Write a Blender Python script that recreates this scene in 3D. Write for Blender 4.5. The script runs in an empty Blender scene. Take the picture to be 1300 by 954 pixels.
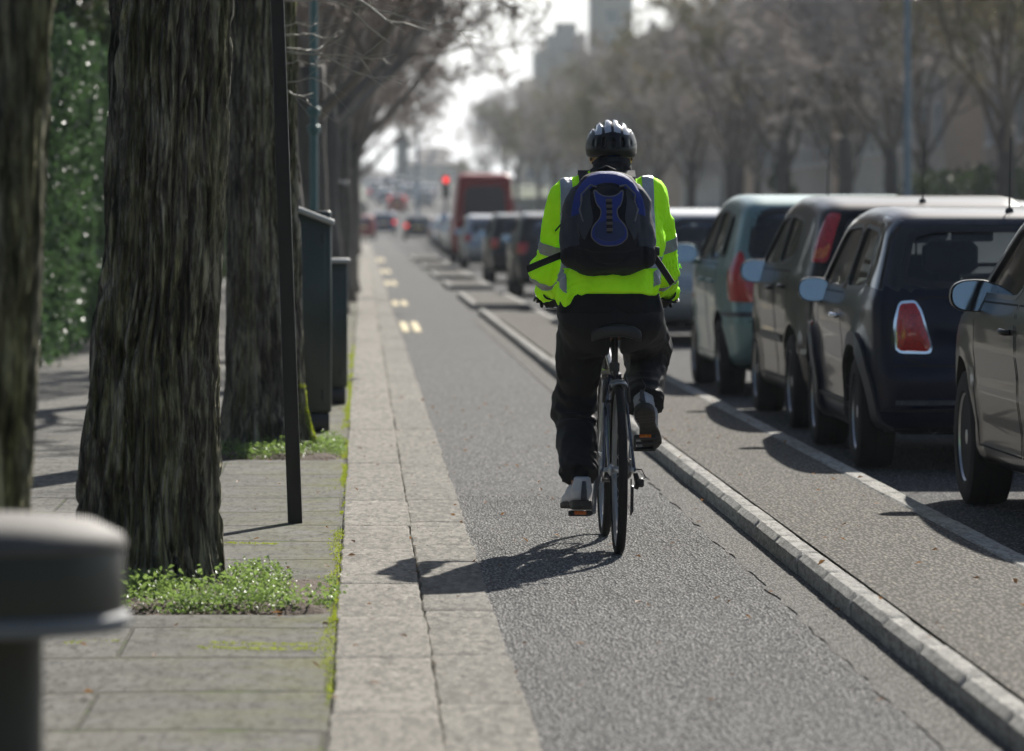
import bpy, bmesh, math, random
import numpy as np
from mathutils import Vector, Matrix
from mathutils.bvhtree import BVHTree
R = math.radians
PI = math.pi
sc = bpy.context.scene
col = sc.collection
random.seed(7)
rng = np.random.default_rng(7)

# ------------------------------------------------------------------ camera model of the photograph (used only to read distances off it)
F, CX, CY, CH = 5700.0, 460.0, 278.0, 1.335
def PX(px, D): return (px - CX) * D / F
def PZ(py, D): return CH - (py - CY) * D / F

_TY = [-1e4, 245, 300, 380, 500, 620, 700, 900, 1e5]
_TZ = [0, 0, .35, 2.0, 4.4, 6.0, 6.0, 2.0, 2.0]
def terr(y): return float(np.interp(y, _TY, _TZ))

# ------------------------------------------------------------------ materials
class NT:
    def __init__(s, name):
        s.m = bpy.data.materials.new(name); s.m.use_nodes = True
        s.t = s.m.node_tree; s.n = s.t.nodes; s.l = s.t.links
        s.b = s.n['Principled BSDF']; s.out = s.n['Material Output']
        s.tc = None
    def coord(s, scale=(1, 1, 1), rot=(0, 0, 0)):
        if not s.tc: s.tc = s.n.new('ShaderNodeTexCoord')
        mp = s.n.new('ShaderNodeMapping'); mp.inputs['Scale'].default_value = scale; mp.inputs['Rotation'].default_value = rot
        s.l.new(s.tc.outputs['Object'], mp.inputs['Vector']); return mp.outputs[0]
    def noise(s, scale, detail=4, rough=.55, sc3=(1, 1, 1), dist=0):
        n = s.n.new('ShaderNodeTexNoise'); n.inputs['Scale'].default_value = scale
        n.inputs['Detail'].default_value = detail; n.inputs['Roughness'].default_value = rough; n.inputs['Distortion'].default_value = dist
        s.l.new(s.coord(sc3), n.inputs['Vector']); return n.outputs['Fac']
    def voro(s, scale, sc3=(1, 1, 1), feat='F1', out='Distance'):
        n = s.n.new('ShaderNodeTexVoronoi'); n.feature = feat; n.inputs['Scale'].default_value = scale
        s.l.new(s.coord(sc3), n.inputs['Vector']); return n.outputs[out]
    def ramp(s, fac, stops):
        n = s.n.new('ShaderNodeValToRGB'); e = n.color_ramp.elements
        while len(e) < len(stops): e.new(.5)
        for el, (p, c) in zip(e, stops):
            el.position = p; el.color = (c, c, c, 1) if isinstance(c, (int, float)) else (*c, 1)
        s.l.new(fac, n.inputs[0]); return n.outputs[0]
    def mix(s, fac, a, b, mode='MIX'):
        n = s.n.new('ShaderNodeMix'); n.data_type = 'RGBA'; n.blend_type = mode
        for sock, v in ((n.inputs[0], fac), (n.inputs[6], a), (n.inputs[7], b)):
            if hasattr(v, 'links') or hasattr(v, 'is_linked'): s.l.new(v, sock)
            elif isinstance(v, (int, float)): sock.default_value = v if sock.type == 'VALUE' else (v, v, v, 1)
            else: sock.default_value = (*v, 1)
        return n.outputs[2]
    def math(s, op, a, b=0.0):
        n = s.n.new('ShaderNodeMath'); n.operation = op
        for sock, v in ((n.inputs[0], a), (n.inputs[1], b)):
            if hasattr(v, 'is_linked'): s.l.new(v, sock)
            else: sock.default_value = v
        return n.outputs[0]
    def sep(s, v=None):
        n = s.n.new('ShaderNodeSeparateXYZ'); s.l.new(v or s.coord(), n.inputs[0]); return n.outputs
    def col(s, v):
        if hasattr(v, 'is_linked'): s.l.new(v, s.b.inputs['Base Color'])
        else: s.b.inputs['Base Color'].default_value = (*v, 1)
    def set(s, **k):
        for a, v in k.items():
            i = s.b.inputs[a.replace('_', ' ')]
            if hasattr(v, 'is_linked'): s.l.new(v, i)
            else: i.default_value = v
        return s
    def bump(s, h, strength=.5, dist=.01):
        n = s.n.new('ShaderNodeBump'); n.inputs['Strength'].default_value = strength; n.inputs['Distance'].default_value = dist
        s.l.new(h, n.inputs['Height']); s.l.new(n.outputs[0], s.b.inputs['Normal']); return s

def simple(name, c, rough=.6, metal=0, coat=0, var=.15, vs=8, bump=0, bs=60, bd=.003, spec=.5):
    t = NT(name)
    t.col(t.mix(t.noise(vs, 5), [max(0, x * (1 - var)) for x in c], [min(1, x * (1 + var)) for x in c]))
    t.set(Roughness=rough, Metallic=metal, Coat_Weight=coat, Coat_Roughness=.04)
    t.b.inputs['Specular IOR Level'].default_value = spec
    if bump: t.bump(t.noise(bs, 4), bump, bd)
    return t.m

def paint(name, c, metal=.3, rough=.3, coat=.42):
    t = NT(name)
    d = t.noise(3.0, 6, .6)
    t.col(t.mix(d, [x * .92 for x in c], [min(1, x * 1.08 + .004) for x in c]))
    z = t.sep()[2]
    t.b.inputs['Specular IOR Level'].default_value = .12; t.b.inputs['Coat IOR'].default_value = 1.36; t.set(Metallic=metal, Coat_Weight=coat, Coat_Roughness=t.ramp(t.noise(14, 6, .65), [(.3, .01), (.8, .06)]), Roughness=rough)
    return t.m

def glassmat(name, tint, refl=1.0):
    m = bpy.data.materials.new(name); m.use_nodes = True; t = m.node_tree; n = t.nodes; n.clear()
    o = n.new('ShaderNodeOutputMaterial'); mx = n.new('ShaderNodeMixShader'); tr = n.new('ShaderNodeBsdfTransparent'); gl = n.new('ShaderNodeBsdfGlossy')
    fr = n.new('ShaderNodeFresnel'); fr.inputs[0].default_value = 1.52
    tr.inputs[0].default_value = (*tint, 1); gl.inputs['Roughness'].default_value = .02; gl.inputs[0].default_value = (refl, refl, refl, 1)
    t.links.new(fr.outputs[0], mx.inputs[0]); t.links.new(tr.outputs[0], mx.inputs[1]); t.links.new(gl.outputs[0], mx.inputs[2]); t.links.new(mx.outputs[0], o.inputs[0])
    return m

def leafmat(name, c1, c2, rough=.4, vs=4, trans=.25):
    t = NT(name)
    oi = t.n.new('ShaderNodeNewGeometry')
    t.col(t.mix(t.math('MULTIPLY', t.math('ADD', oi.outputs['Random Per Island'], t.noise(vs, 3)), .5), c1, c2))
    t.set(Roughness=rough)
    tl = t.n.new('ShaderNodeBsdfTranslucent'); mx = t.n.new('ShaderNodeMixShader'); mx.inputs[0].default_value = trans
    tl.inputs[0].default_value = (*[min(1, x * 1.8) for x in c2], 1)
    t.l.new(t.b.outputs[0], mx.inputs[1]); t.l.new(tl.outputs[0], mx.inputs[2]); t.l.new(mx.outputs[0], t.out.inputs[0])
    return t.m

# ------------------------------------------------------------------ objects
def tag(o, label=None, cat=None, group=None, kind=None):
    if label: o['label'] = label
    if cat: o['category'] = cat
    if group: o['group'] = group
    if kind: o['kind'] = kind
    return o
def empty(name, loc=(0, 0, 0), rz=0, label=None, cat=None, group=None):
    o = bpy.data.objects.new(name, None); col.objects.link(o); o.empty_display_size = .1
    o.location = loc; o.rotation_euler = (0, 0, rz); return tag(o, label, cat, group)
def link_mesh(name, me, mats=(), parent=None, smooth=False):
    o = bpy.data.objects.new(name, me); col.objects.link(o)
    for m in (mats if isinstance(mats, (list, tuple)) else [mats]): me.materials.append(m)
    if parent: o.parent = parent
    if smooth: me.polygons.foreach_set('use_smooth', [True] * len(me.polygons))
    return o
def npmesh(name, V, Fc, mats=(), parent=None, smooth=False, mi=None):
    me = bpy.data.meshes.new(name)
    if isinstance(V, np.ndarray): V = V.tolist()
    if isinstance(Fc, np.ndarray): Fc = Fc.tolist()
    me.from_pydata(V, [], Fc)
    o = link_mesh(name, me, mats, parent, smooth)
    if mi is not None: me.polygons.foreach_set('material_index', list(mi))
    me.update(); return o
class MB:
    def __init__(s): s.v = []; s.f = []; s.mi = []
    def add(s, v, f, m=0):
        n = len(s.v); s.v += [tuple(p) for p in v]; s.f += [tuple(i + n for i in q) for q in f]; s.mi += [m] * len(f); return s
    def box(s, c, h, rot=None, m=0, bev=0, taper=1.0):
        hx, hy, hz = h; c = Vector(c)
        if bev <= 0:
            P = [Vector((x * hx * (taper if z > 0 else 1), y * hy * (taper if z > 0 else 1), z * hz)) for z in (-1, 1) for y in (-1, 1) for x in (-1, 1)]
            Fq = [(0, 2, 3, 1), (4, 5, 7, 6), (0, 1, 5, 4), (2, 6, 7, 3), (0, 4, 6, 2), (1, 3, 7, 5)]
        else:
            b = min(bev, hx * .99, hy * .99, hz * .99); P = []; Fq = []
            for z, ins in ((-hz, b), (-hz + b, 0), (hz - b, 0), (hz, b)):
                k = taper if z > 0 else 1
                x0, y0 = hx * k - ins, hy * k - ins; q = b * .7
                for (x, y) in ((x0 - q, -y0), (x0, -y0 + q), (x0, y0 - q), (x0 - q, y0), (-x0 + q, y0), (-x0, y0 - q), (-x0, -y0 + q), (-x0 + q, -y0)):
                    P.append(Vector((x, y, z)))
            for r in range(3):
                for i in range(8): Fq.append((r * 8 + i, r * 8 + (i + 1) % 8, r * 8 + 8 + (i + 1) % 8, r * 8 + 8 + i))
            Fq.append(tuple(range(7, -1, -1))); Fq.append(tuple(range(24, 32)))
        if rot is not None: P = [rot @ p for p in P]
        return s.add([p + c for p in P], Fq, m)
    def tube(s, pts, rad, n=8, m=0, cap=True, sx=1.0):
        pts = [Vector(p) for p in pts]
        if not isinstance(rad, (list, tuple)): rad = [rad] * len(pts)
        base = len(s.v); prev = None
        for i, p in enumerate(pts):
            d = (pts[min(i + 1, len(pts) - 1)] - pts[max(i - 1, 0)])
            if d.length < 1e-9: d = Vector((0, 0, 1))
            d.normalize()
            if prev is None: a = d.orthogonal().normalized()
            else:
                a = prev - d * prev.dot(d)
                a = a.normalized() if a.length > 1e-6 else d.orthogonal().normalized()
            prev = a; b = d.cross(a)
            for k in range(n):
                t = 2 * PI * k / n; s.v.append(tuple(p + (a * math.cos(t) * sx + b * math.sin(t)) * rad[i]))
        for i in range(len(pts) - 1):
            for k in range(n):
                s.f.append((base + i * n + k, base + i * n + (k + 1) % n, base + (i + 1) * n + (k + 1) % n, base + (i + 1) * n + k)); s.mi.append(m)
        if cap:
            s.f.append(tuple(base + k for k in range(n - 1, -1, -1))); s.mi.append(m)
            e = base + (len(pts) - 1) * n; s.f.append(tuple(e + k for k in range(n))); s.mi.append(m)
        return s
    def lathe(s, prof, c=(0, 0, 0), n=24, rot=None, m=0, closed=False):
        c = Vector(c); P = []
        for (r, z) in prof:
            for k in range(n):
                t = 2 * PI * k / n; p = Vector((r * math.cos(t), r * math.sin(t), z))
                if rot is not None: p = rot @ p
                P.append(p + c)
        L = len(prof); Fq = []
        for i in range(L if closed else L - 1):
            for k in range(n): Fq.append((i * n + k, i * n + (k + 1) % n, ((i + 1) % L) * n + (k + 1) % n, ((i + 1) % L) * n + k))
        if not closed:
            if prof[0][0] > 1e-4: Fq.append(tuple(range(n - 1, -1, -1)))
            if prof[-1][0] > 1e-4: Fq.append(tuple((L - 1) * n + k for k in range(n)))
        return s.add(P, Fq, m)
    def torus(s, R_, r, c=(0, 0, 0), n=48, k=8, rot=None, m=0, ry=None):
        return s.lathe([(R_ + r * math.cos(2 * PI * j / k), (ry or r) * math.sin(2 * PI * j / k)) for j in range(k)], c, n, rot, m, closed=True)
    def build(s, name, mats, parent=None, smooth=False, sharp=None):
        o = npmesh(name, s.v, s.f, mats, parent, smooth, s.mi)
        if smooth and sharp: sharpen(o, sharp)
        return o
def sharpen(o, deg):
    bm = bmesh.new(); bm.from_mesh(o.data); a = R(deg)
    for e in bm.edges:
        if len(e.link_faces) == 2 and e.calc_face_angle(0) > a: e.smooth = False
    bm.to_mesh(o.data); bm.free()
def kids(o): return [c for c in bpy.data.objects if c.parent == o]
_kc = {}
def copy_tree(o, parent=None, label=None, group=None):
    c = o.copy(); col.objects.link(c)
    if parent is not None: c.parent = parent
    if label: c['label'] = label
    if group: c['group'] = group
    if o.name not in _kc: _kc[o.name] = kids(o)
    for ch in _kc[o.name]: copy_tree(ch, c)
    return c

# ------------------------------------------------------------------ numpy noise, distance fields, surface nets
def _h(i, j, k, s):
    n = (i * 374761393 + j * 668265263 + k * 2147483647 + s * 1274126177) & 0xffffffff
    n = ((n ^ (n >> 13)) * 1274126177) & 0xffffffff
    return ((n ^ (n >> 16)) & 0xffff) / 65535.0
def vnoise(P, seed=0):
    P = np.asarray(P, float); I = np.floor(P).astype(np.int64); f = P - I; f = f * f * (3 - 2 * f)
    o = 0
    for a in (0, 1):
        for b in (0, 1):
            for c in (0, 1):
                w = (f[..., 0] if a else 1 - f[..., 0]) * (f[..., 1] if b else 1 - f[..., 1]) * (f[..., 2] if c else 1 - f[..., 2])
                o = o + w * _h(I[..., 0] + a, I[..., 1] + b, I[..., 2] + c, seed)
    return o * 2 - 1
def fbm(P, seed=0, oct=4, g=.5):
    o = 0; a = 1.0; t = 0
    for i in range(oct):
        o = o + a * vnoise(np.asarray(P) * (2 ** i), seed + i * 17); t += a; a *= g
    return o / t
def sd_cap(P, a, b, r1, r2, sc3=(1, 1, 1)):
    s3 = np.array(sc3, float); a = np.array(a, float) / s3; b = np.array(b, float) / s3; Q = P / s3
    d = b - a; t = np.clip(((Q - a) @ d) / max(d @ d, 1e-9), 0, 1)
    return (np.linalg.norm(Q - (a + t[..., None] * d), axis=-1) - (r1 + t * (r2 - r1))) * s3.min()
def sd_ell(P, c, r, rot=None):
    Q = P - np.array(c, float)
    if rot is not None: Q = Q @ np.array(rot)
    r = np.array(r, float); k0 = np.linalg.norm(Q / r, axis=-1); k1 = np.linalg.norm(Q / (r * r), axis=-1) + 1e-9
    return k0 * (k0 - 1) / k1
def sd_box(P, c, h, rad=0, rot=None):
    Q = P - np.array(c, float)
    if rot is not None: Q = Q @ np.array(rot)
    q = np.abs(Q) - (np.array(h, float) - rad)
    return np.linalg.norm(np.maximum(q, 0), axis=-1) + np.minimum(q.max(axis=-1), 0) - rad
def smin(a, b, k):
    h = np.clip(.5 + .5 * (b - a) / k, 0, 1); return b * (1 - h) + a * h - k * h * (1 - h)
def smax(a, b, k): return -smin(-a, -b, k)
def snets(f, lo, hi, h):
    n = [int((hi[i] - lo[i]) / h) + 2 for i in range(3)]
    ax = [lo[i] + np.arange(n[i]) * h for i in range(3)]
    G = np.stack(np.meshgrid(*ax, indexing='ij'), -1)
    V = f(G.reshape(-1, 3)).reshape(n); s = V < 0
    cnt = sum(s[a:n[0] - 1 + a, b:n[1] - 1 + b, c:n[2] - 1 + c].astype(int) for a in (0, 1) for b in (0, 1) for c in (0, 1))
    act = (cnt > 0) & (cnt < 8); idx = -np.ones(act.shape, int); idx[act] = np.arange(act.sum())
    I = np.argwhere(act); acc = np.zeros((len(I), 3)); num = np.zeros(len(I))
    C = [(a, b, c) for a in (0, 1) for b in (0, 1) for c in (0, 1)]
    for p in C:
        for axi in range(3):
            if p[axi]: continue
            q = list(p); q[axi] = 1
            v0 = V[I[:, 0] + p[0], I[:, 1] + p[1], I[:, 2] + p[2]]; v1 = V[I[:, 0] + q[0], I[:, 1] + q[1], I[:, 2] + q[2]]
            m = (v0 < 0) != (v1 < 0); t = np.where(m, v0 / np.where(m, v0 - v1, 1), 0)
            pos = np.tile(np.array(p, float), (len(I), 1)); pos[:, axi] = t
            acc += np.where(m[:, None], pos, 0); num += m
    W = (I + acc / num[:, None]) * h + np.array(lo)
    Fs = []
    for axi in range(3):
        u, w = [(1, 2), (2, 0), (0, 1)][axi]
        sl0 = [slice(None)] * 3; sl1 = [slice(None)] * 3; sl0[axi] = slice(0, -1); sl1[axi] = slice(1, None)
        a = s[tuple(sl0)]; b = s[tuple(sl1)]; m = a != b
        J = np.argwhere(m); J = J[(J[:, u] > 0) & (J[:, w] > 0) & (J[:, u] < n[u] - 1) & (J[:, w] < n[w] - 1)]
        if not len(J): continue
        def cell(du, dw):
            K = J.copy(); K[:, u] += du; K[:, w] += dw; return idx[K[:, 0], K[:, 1], K[:, 2]]
        q = np.stack([cell(-1, -1), cell(0, -1), cell(0, 0), cell(-1, 0)], 1)
        ins = a[J[:, 0], J[:, 1], J[:, 2]]; q[~ins] = q[~ins][:, ::-1]; Fs.append(q)
    return W, np.concatenate(Fs)
def bvh_of(V, Fc): return BVHTree.FromPolygons([tuple(v) for v in V], [tuple(q) for q in Fc])

# ---- patches laid on a surface: outline given in a plane (o + a*u + b*v), cast along d
def chaikin(P, it=2, keep=.22):
    for _ in range(it):
        Q = []
        for i in range(len(P)):
            p, q = P[i], P[(i + 1) % len(P)]
            Q += [(p[0] * (1 - keep) + q[0] * keep, p[1] * (1 - keep) + q[1] * keep), (p[0] * keep + q[0] * (1 - keep), p[1] * keep + q[1] * (1 - keep))]
        P = Q
    return P
def resamp(P, step, closed=True):
    Q = []
    for i in range(len(P) if closed else len(P) - 1):
        p, q = P[i], P[(i + 1) % len(P)]; d = math.hypot(q[0] - p[0], q[1] - p[1]); n = max(1, int(math.ceil(d / step)))
        for k in range(n): Q.append((p[0] + (q[0] - p[0]) * k / n, p[1] + (q[1] - p[1]) * k / n))
    if not closed: Q.append(P[-1])
    return Q
class Proj:
    def __init__(s, bvh, o, a, b, d):
        s.t = bvh; s.o = Vector(o); s.a = Vector(a).normalized(); s.b = Vector(b).normalized(); s.d = Vector(d).normalized()
    def hit(s, u, v):
        p = s.o + s.a * u + s.b * v
        r = s.t.ray_cast(p, s.d)
        if r[0] is None:
            r = s.t.find_nearest(p + s.d * (-(p - s.o).dot(s.d)))
            r = s.t.find_nearest(p + s.d * .8) if r[0] is None else r
        n = r[1]
        if n.dot(s.d) > 0: n = -n
        return r[0], n
    def patch(s, mb, poly, off=.003, thick=.01, rnd=2, step=.04, rings=5, m=0, bulge=0, keep=.22):
        P = chaikin(poly, rnd, keep) if rnd else poly
        P = resamp(P, step); cx = sum(p[0] for p in P) / len(P); cy = sum(p[1] for p in P) / len(P)
        V = []; n = len(P); base = []
        for k in range(rings):
            f = 1 - k / rings
            for (x, y) in P:
                h, nn = s.hit(cx + (x - cx) * f, cy + (y - cy) * f); nn = (nn - s.d * .3).normalized()
                V.append(h + nn * (off + bulge * (1 - f * f)))
                if k == 0: base.append(h - nn * thick)
        h, nn = s.hit(cx, cy); V.append(h + nn * (off + bulge)); c = len(V) - 1
        V += base; Fq = []
        for k in range(rings - 1):
            for i in range(n): Fq.append((k * n + i, k * n + (i + 1) % n, (k + 1) * n + (i + 1) % n, (k + 1) * n + i))
        for i in range(n): Fq.append(((rings - 1) * n + i, (rings - 1) * n + (i + 1) % n, c))
        for i in range(n): Fq.append((c + 1 + i, c + 1 + (i + 1) % n, (i + 1) % n, i))
        return mb.add(V, Fq, m)
    def strip(s, mb, path, w, off=.002, step=.04, closed=False, m=0, thick=.004):
        P = resamp(path, step, closed); n = len(P); V = []
        for i, (x, y) in enumerate(P):
            x0, y0 = P[(i - 1) % n] if closed or i > 0 else P[i]; x1, y1 = P[(i + 1) % n] if closed or i < n - 1 else P[i]
            dx, dy = x1 - x0, y1 - y0; l = math.hypot(dx, dy) or 1; nx, ny = -dy / l * w / 2, dx / l * w / 2
            for sgn in (1, -1):
                h, nn = s.hit(x + nx * sgn, y + ny * sgn); V.append(h + nn * off); V.append(h - nn * thick)
        Fq = []
        for i in range(n if closed else n - 1):
            a, b = i * 4, ((i + 1) % n) * 4
            Fq += [(a, a + 2, b + 2, b), (a + 1, a, b, b + 1), (a + 2, a + 3, b + 3, b + 2)]
        return mb.add(V, Fq, m)
HAZE, EXPO = .00017, .82
# ------------------------------------------------------------------ material library
M = {}
def asphalt(name, c, agg=55, strength=.9, dist=.008, patch=.12, warm=(1, .98, .95), ysc=.22, light=(.30, .295, .28), lf=.75, sparkle=.4):
    t = NT(name)
    big = t.noise(.55, 5, .6); med = t.noise(9, 5, .7, (1, .25, 1))
    v = t.voro(agg, (1, ysc, 1)); fine = t.noise(agg * 2.2, 3, .6, (1, ysc, 1))
    base = t.mix(big, [x * (1 - patch) for x in c], [x * (1 + patch) for x in c])
    base = t.mix(t.ramp(med, [(.35, 0.0), (.75, .35)]), base, [x * 1.35 for x in c])
    cells = t.voro(agg, (1, ysc, 1), out='Color')
    base = t.mix(t.ramp(cells, [(lf - .1, 0.0), (lf + .1, .75)]), base, light)
    base = t.mix(t.ramp(v, [(.30, 0.0), (.55, .78)]), base, [x * .2 for x in c])
    # dark streaks worn along the travel direction
    st = t.noise(2.2, 4, .6, (1.6, .05, 1))
    base = t.mix(t.ramp(st, [(.50, 0.0), (.74, .32)]), base, [x * .6 for x in c])
    t.col(base)
    t.set(Roughness=.95); t.b.inputs['Specular IOR Level'].default_value = .08
    h = t.math('ADD', t.math('MULTIPLY', t.ramp(v, [(0, 1.0), (.75, 0.0)]), .8), t.math('MULTIPLY', fine, .5))
    t.bump(h, strength, dist)
    return t.m
def stone(name, c, var=.25, speck=120):
    t = NT(name)
    a = t.noise(1.3, 5, .6); b = t.noise(30, 6, .75, (1, .22, 1)); cc = t.voro(speck * .6, (1, .3, 1), out='Color')
    base = t.mix(a, [x * (1 - var) for x in c], [x * (1 + var * .7) for x in c])
    base = t.mix(t.ramp(b, [(.44, 0.0), (.60, .85)]), base, [x * .42 for x in c])
    base = t.mix(t.ramp(cc, [(.72, 0.0), (.9, .5)]), base, [min(1, x * 1.6) for x in c])
    base = t.mix(t.ramp(cc, [(.08, .5), (.2, 0.0)]), base, [x * .3 for x in c])
    gi = t.n.new('ShaderNodeNewGeometry')
    base = t.mix(t.math('MULTIPLY', gi.outputs['Random Per Island'], .35), base, [x * .62 for x in c])
    t.col(base); t.set(Roughness=.9); t.b.inputs['Specular IOR Level'].default_value = .12
    t.bump(t.math('ADD', t.noise(70, 5, .7), t.math('MULTIPLY', t.noise(24, 5, .7, (1, .4, 1)), 1.6)), .9, .010)
    return t.m
M['lane_coarse'] = asphalt('coarse_asphalt', (.29, .286, .277), agg=92, ysc=.3, strength=1.0, dist=.02, lf=.68, light=(.47, .465, .44), patch=.32)
M['lane_fine'] = asphalt('fine_asphalt', (.165, .164, .161), agg=80, strength=.6, dist=.005)
M['island_asphalt'] = asphalt('island_asphalt', (.178, .168, .150), agg=80, strength=.8, dist=.008, light=(.36, .32, .26), lf=.82)
M['road'] = asphalt('road_asphalt', (.105, .105, .105), agg=100, strength=.7, dist=.006)
M['channel'] = asphalt('channel_concrete', (.19, .182, .17), agg=120, strength=.6, dist=.005, light=(.2, .19, .17), lf=.8)
M['granite'] = stone('granite', (.30, .28, .245))
M['granite_b'] = stone('granite_setts', (.265, .25, .22))
M['conc_kerb'] = stone('concrete_kerb', (.40, .39, .36), .12, 200)
def footmat():
    t = NT('footway_slabs')
    br = t.n.new('ShaderNodeTexBrick'); mp = t.coord((1, .24, 1), (0, 0, 0))
    # wobble the joints
    nz = t.n.new('ShaderNodeTexNoise'); nz.inputs['Scale'].default_value = 1.4
    va = t.n.new('ShaderNodeVectorMath'); va.operation = 'MULTIPLY_ADD'; va.inputs[1].default_value = (.16, .07, 0)
    t.l.new(nz.outputs['Color'], va.inputs[0]); t.l.new(mp, va.inputs[2]); t.l.new(va.outputs[0], br.inputs['Vector'])
    for k, v in (('Scale', 1.0), ('Mortar Size', .010), ('Mortar Smooth', .4), ('Brick Width', 1.3), ('Row Height', .23), ('Bias', 0)): br.inputs[k].default_value = v
    br.inputs['Color1'].default_value = (.155, .15, .14, 1); br.inputs['Color2'].default_value = (.195, .188, .172, 1); br.inputs['Mortar'].default_value = (.085, .08, .065, 1)
    b = t.mix(t.ramp(t.noise(4, 6, .7), [(.4, 0.0), (.7, .6)]), br.outputs[0], (.07, .068, .058))
    b = t.mix(t.ramp(t.noise(34, 5, .75, (1, .2, 1)), [(.47, 0.0), (.64, .8)]), b, (.05, .048, .042))
    b = t.mix(t.ramp(t.noise(70, 3, .7, (1, .25, 1)), [(.56, 0.0), (.7, .5)]), b, (.26, .25, .23))
    x = t.sep()
    green = t.math('MULTIPLY', t.ramp(t.noise(2.6, 6, .7), [(.42, 0.0), (.62, 1.0)]), t.ramp(x[0], [(.0, 0.0), (.001, .0)]))
    # algae: stronger towards the kerb side (x near 0) and beside trees
    xr = t.n.new('ShaderNodeMapRange'); xr.inputs[1].default_value = -1.1; xr.inputs[2].default_value = -.1; t.l.new(x[0], xr.inputs[0])
    gm = t.math('MULTIPLY', t.ramp(t.noise(3.2, 6, .75), [(.42, .0), (.66, .7)]), t.math('POWER', xr.outputs[0], 2.0))
    b = t.mix(gm, b, (.15, .155, .045))
    mj = t.math('MULTIPLY', br.outputs['Fac'], t.ramp(t.noise(4, 4), [(.54, 0.0), (.64, .6)]))
    b = t.mix(mj, b, (.08, .12, .012))
    t.col(b); t.set(Roughness=.92); t.b.inputs['Specular IOR Level'].default_value = .12
    t.bump(t.math('SUBTRACT', t.math('ADD', t.noise(130, 4, .7), t.math('MULTIPLY', t.noise(18, 4), .8)), t.math('MULTIPLY', br.outputs['Fac'], 1.5)), .8, .008)
    return t.m
M['footway'] = footmat()
M['soil'] = simple('soil', (.075, .048, .030), .95, var=.5, vs=30, bump=1, bs=60, bd=.02)
M['earth'] = simple('earth', (.07, .075, .05), .95, var=.4, vs=.3)
def bark(name, c=(.175, .158, .132), side=(1, -.5, 0), green=(.17, .17, .05), amt=.7):
    t = NT(name)
    f = t.noise(24, 6, .65, (1, 1, .11), .6); f2 = t.noise(60, 4, .7, (1, 1, .14), .4); g = t.noise(3.0, 5, .7, (1, 1, .16)); fine = t.noise(120, 4, .7, (1, 1, .3))
    b = t.mix(t.ramp(f, [(.36, 0.0), (.64, 1.0)]), [x * .6 for x in c], [x * 1.3 for x in c])
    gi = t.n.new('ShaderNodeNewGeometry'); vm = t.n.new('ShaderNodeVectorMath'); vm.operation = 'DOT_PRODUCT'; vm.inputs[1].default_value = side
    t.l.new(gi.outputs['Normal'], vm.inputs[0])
    k = t.math('MULTIPLY', t.ramp(vm.outputs['Value'], [(-.0, .08), (.85, 1.0)]), t.ramp(g, [(.36, 0.0), (.6, amt)]))
    b = t.mix(k, b, green)
    b = t.mix(t.ramp(t.noise(1.7, 4, .6, (2, 2, .3)), [(.52, 0.0), (.7, .45)]), b, (.15, .14, .125))
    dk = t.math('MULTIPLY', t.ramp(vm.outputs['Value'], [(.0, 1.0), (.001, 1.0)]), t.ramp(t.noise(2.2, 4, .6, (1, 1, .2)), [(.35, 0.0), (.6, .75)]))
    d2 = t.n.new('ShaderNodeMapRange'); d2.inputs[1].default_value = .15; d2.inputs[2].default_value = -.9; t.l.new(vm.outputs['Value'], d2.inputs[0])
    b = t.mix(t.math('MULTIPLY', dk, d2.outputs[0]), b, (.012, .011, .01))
    tone = t.mix(.45, f, f2)
    b = t.mix(1.0, b, t.ramp(tone, [(.40, .16), (.50, .75), (.60, 2.1)]), 'MULTIPLY')
    t.col(b); t.set(Roughness=.85); t.b.inputs['Specular IOR Level'].default_value = .2
    t.bump(t.math('ADD', t.math('MULTIPLY', f, 1.4), t.math('MULTIPLY', fine, .4)), .9, .018)
    return t.m
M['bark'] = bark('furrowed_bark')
M['bark_far'] = simple('tree_bark', (.11, .098, .085), .9, var=.5, vs=5, bump=.6, bs=20, bd=.02)
M['limb'] = simple('limb_bark', (.19, .165, .14), .85, var=.4, vs=6)
M['twig'] = simple('twig_bark', (.22, .175, .145), .75, var=.4, vs=2)
M['twig_pale'] = simple('pale_twig', (.36, .33, .27), .6, var=.2, vs=20)
M['twig_grey'] = simple('grey_twig', (.44, .40, .375), .8, var=.35, vs=.6)
M['twig_olive'] = simple('olive_twig', (.32, .29, .18), .8, var=.35, vs=.6)
M['hedge'] = leafmat('laurel_leaf', (.016, .036, .014), (.045, .085, .032), .42, 3, .25)
M['dark_leaf'] = leafmat('evergreen_leaf', (.012, .025, .009), (.045, .07, .02), .45, 1, .15)
M['weed'] = leafmat('weed_leaf', (.04, .08, .02), (.19, .28, .07), .5, 12, .3)
M['moss'] = leafmat('moss', (.1, .15, .01), (.3, .36, .02), .8, 9, .3)
M['dead_leaf'] = leafmat('dead_leaf', (.08, .035, .012), (.25, .13, .05), .7, 40, .2)
M['blackplastic'] = simple('black_plastic', (.018, .018, .02), .42, var=.3, bump=.2, bs=400, bd=.001)
M['trimplastic'] = simple('grey_black_cladding', (.035, .036, .04), .5, var=.2, bump=.2, bs=300, bd=.001)
M['rubber'] = simple('tyre_rubber', (.016, .016, .016), .8, var=.4, vs=20, bump=.5, bs=200, bd=.002, spec=.2)
M['alloy'] = simple('alloy', (.42, .43, .44), .32, 1, var=.1)
M['chrome'] = simple('chrome', (.8, .8, .82), .1, 1, var=.02)
M['steel_grey'] = simple('galvanised', (.3, .31, .32), .38, .7, var=.15, vs=12)
M['bollard'] = simple('bollard_paint', (.05, .052, .042), .5, .1, 0.0, var=.2, vs=9, bump=.2, bs=40)
M['bollard_lip'] = simple('bollard_lip', (.20, .21, .22), .75, .0, var=.2)
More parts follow.
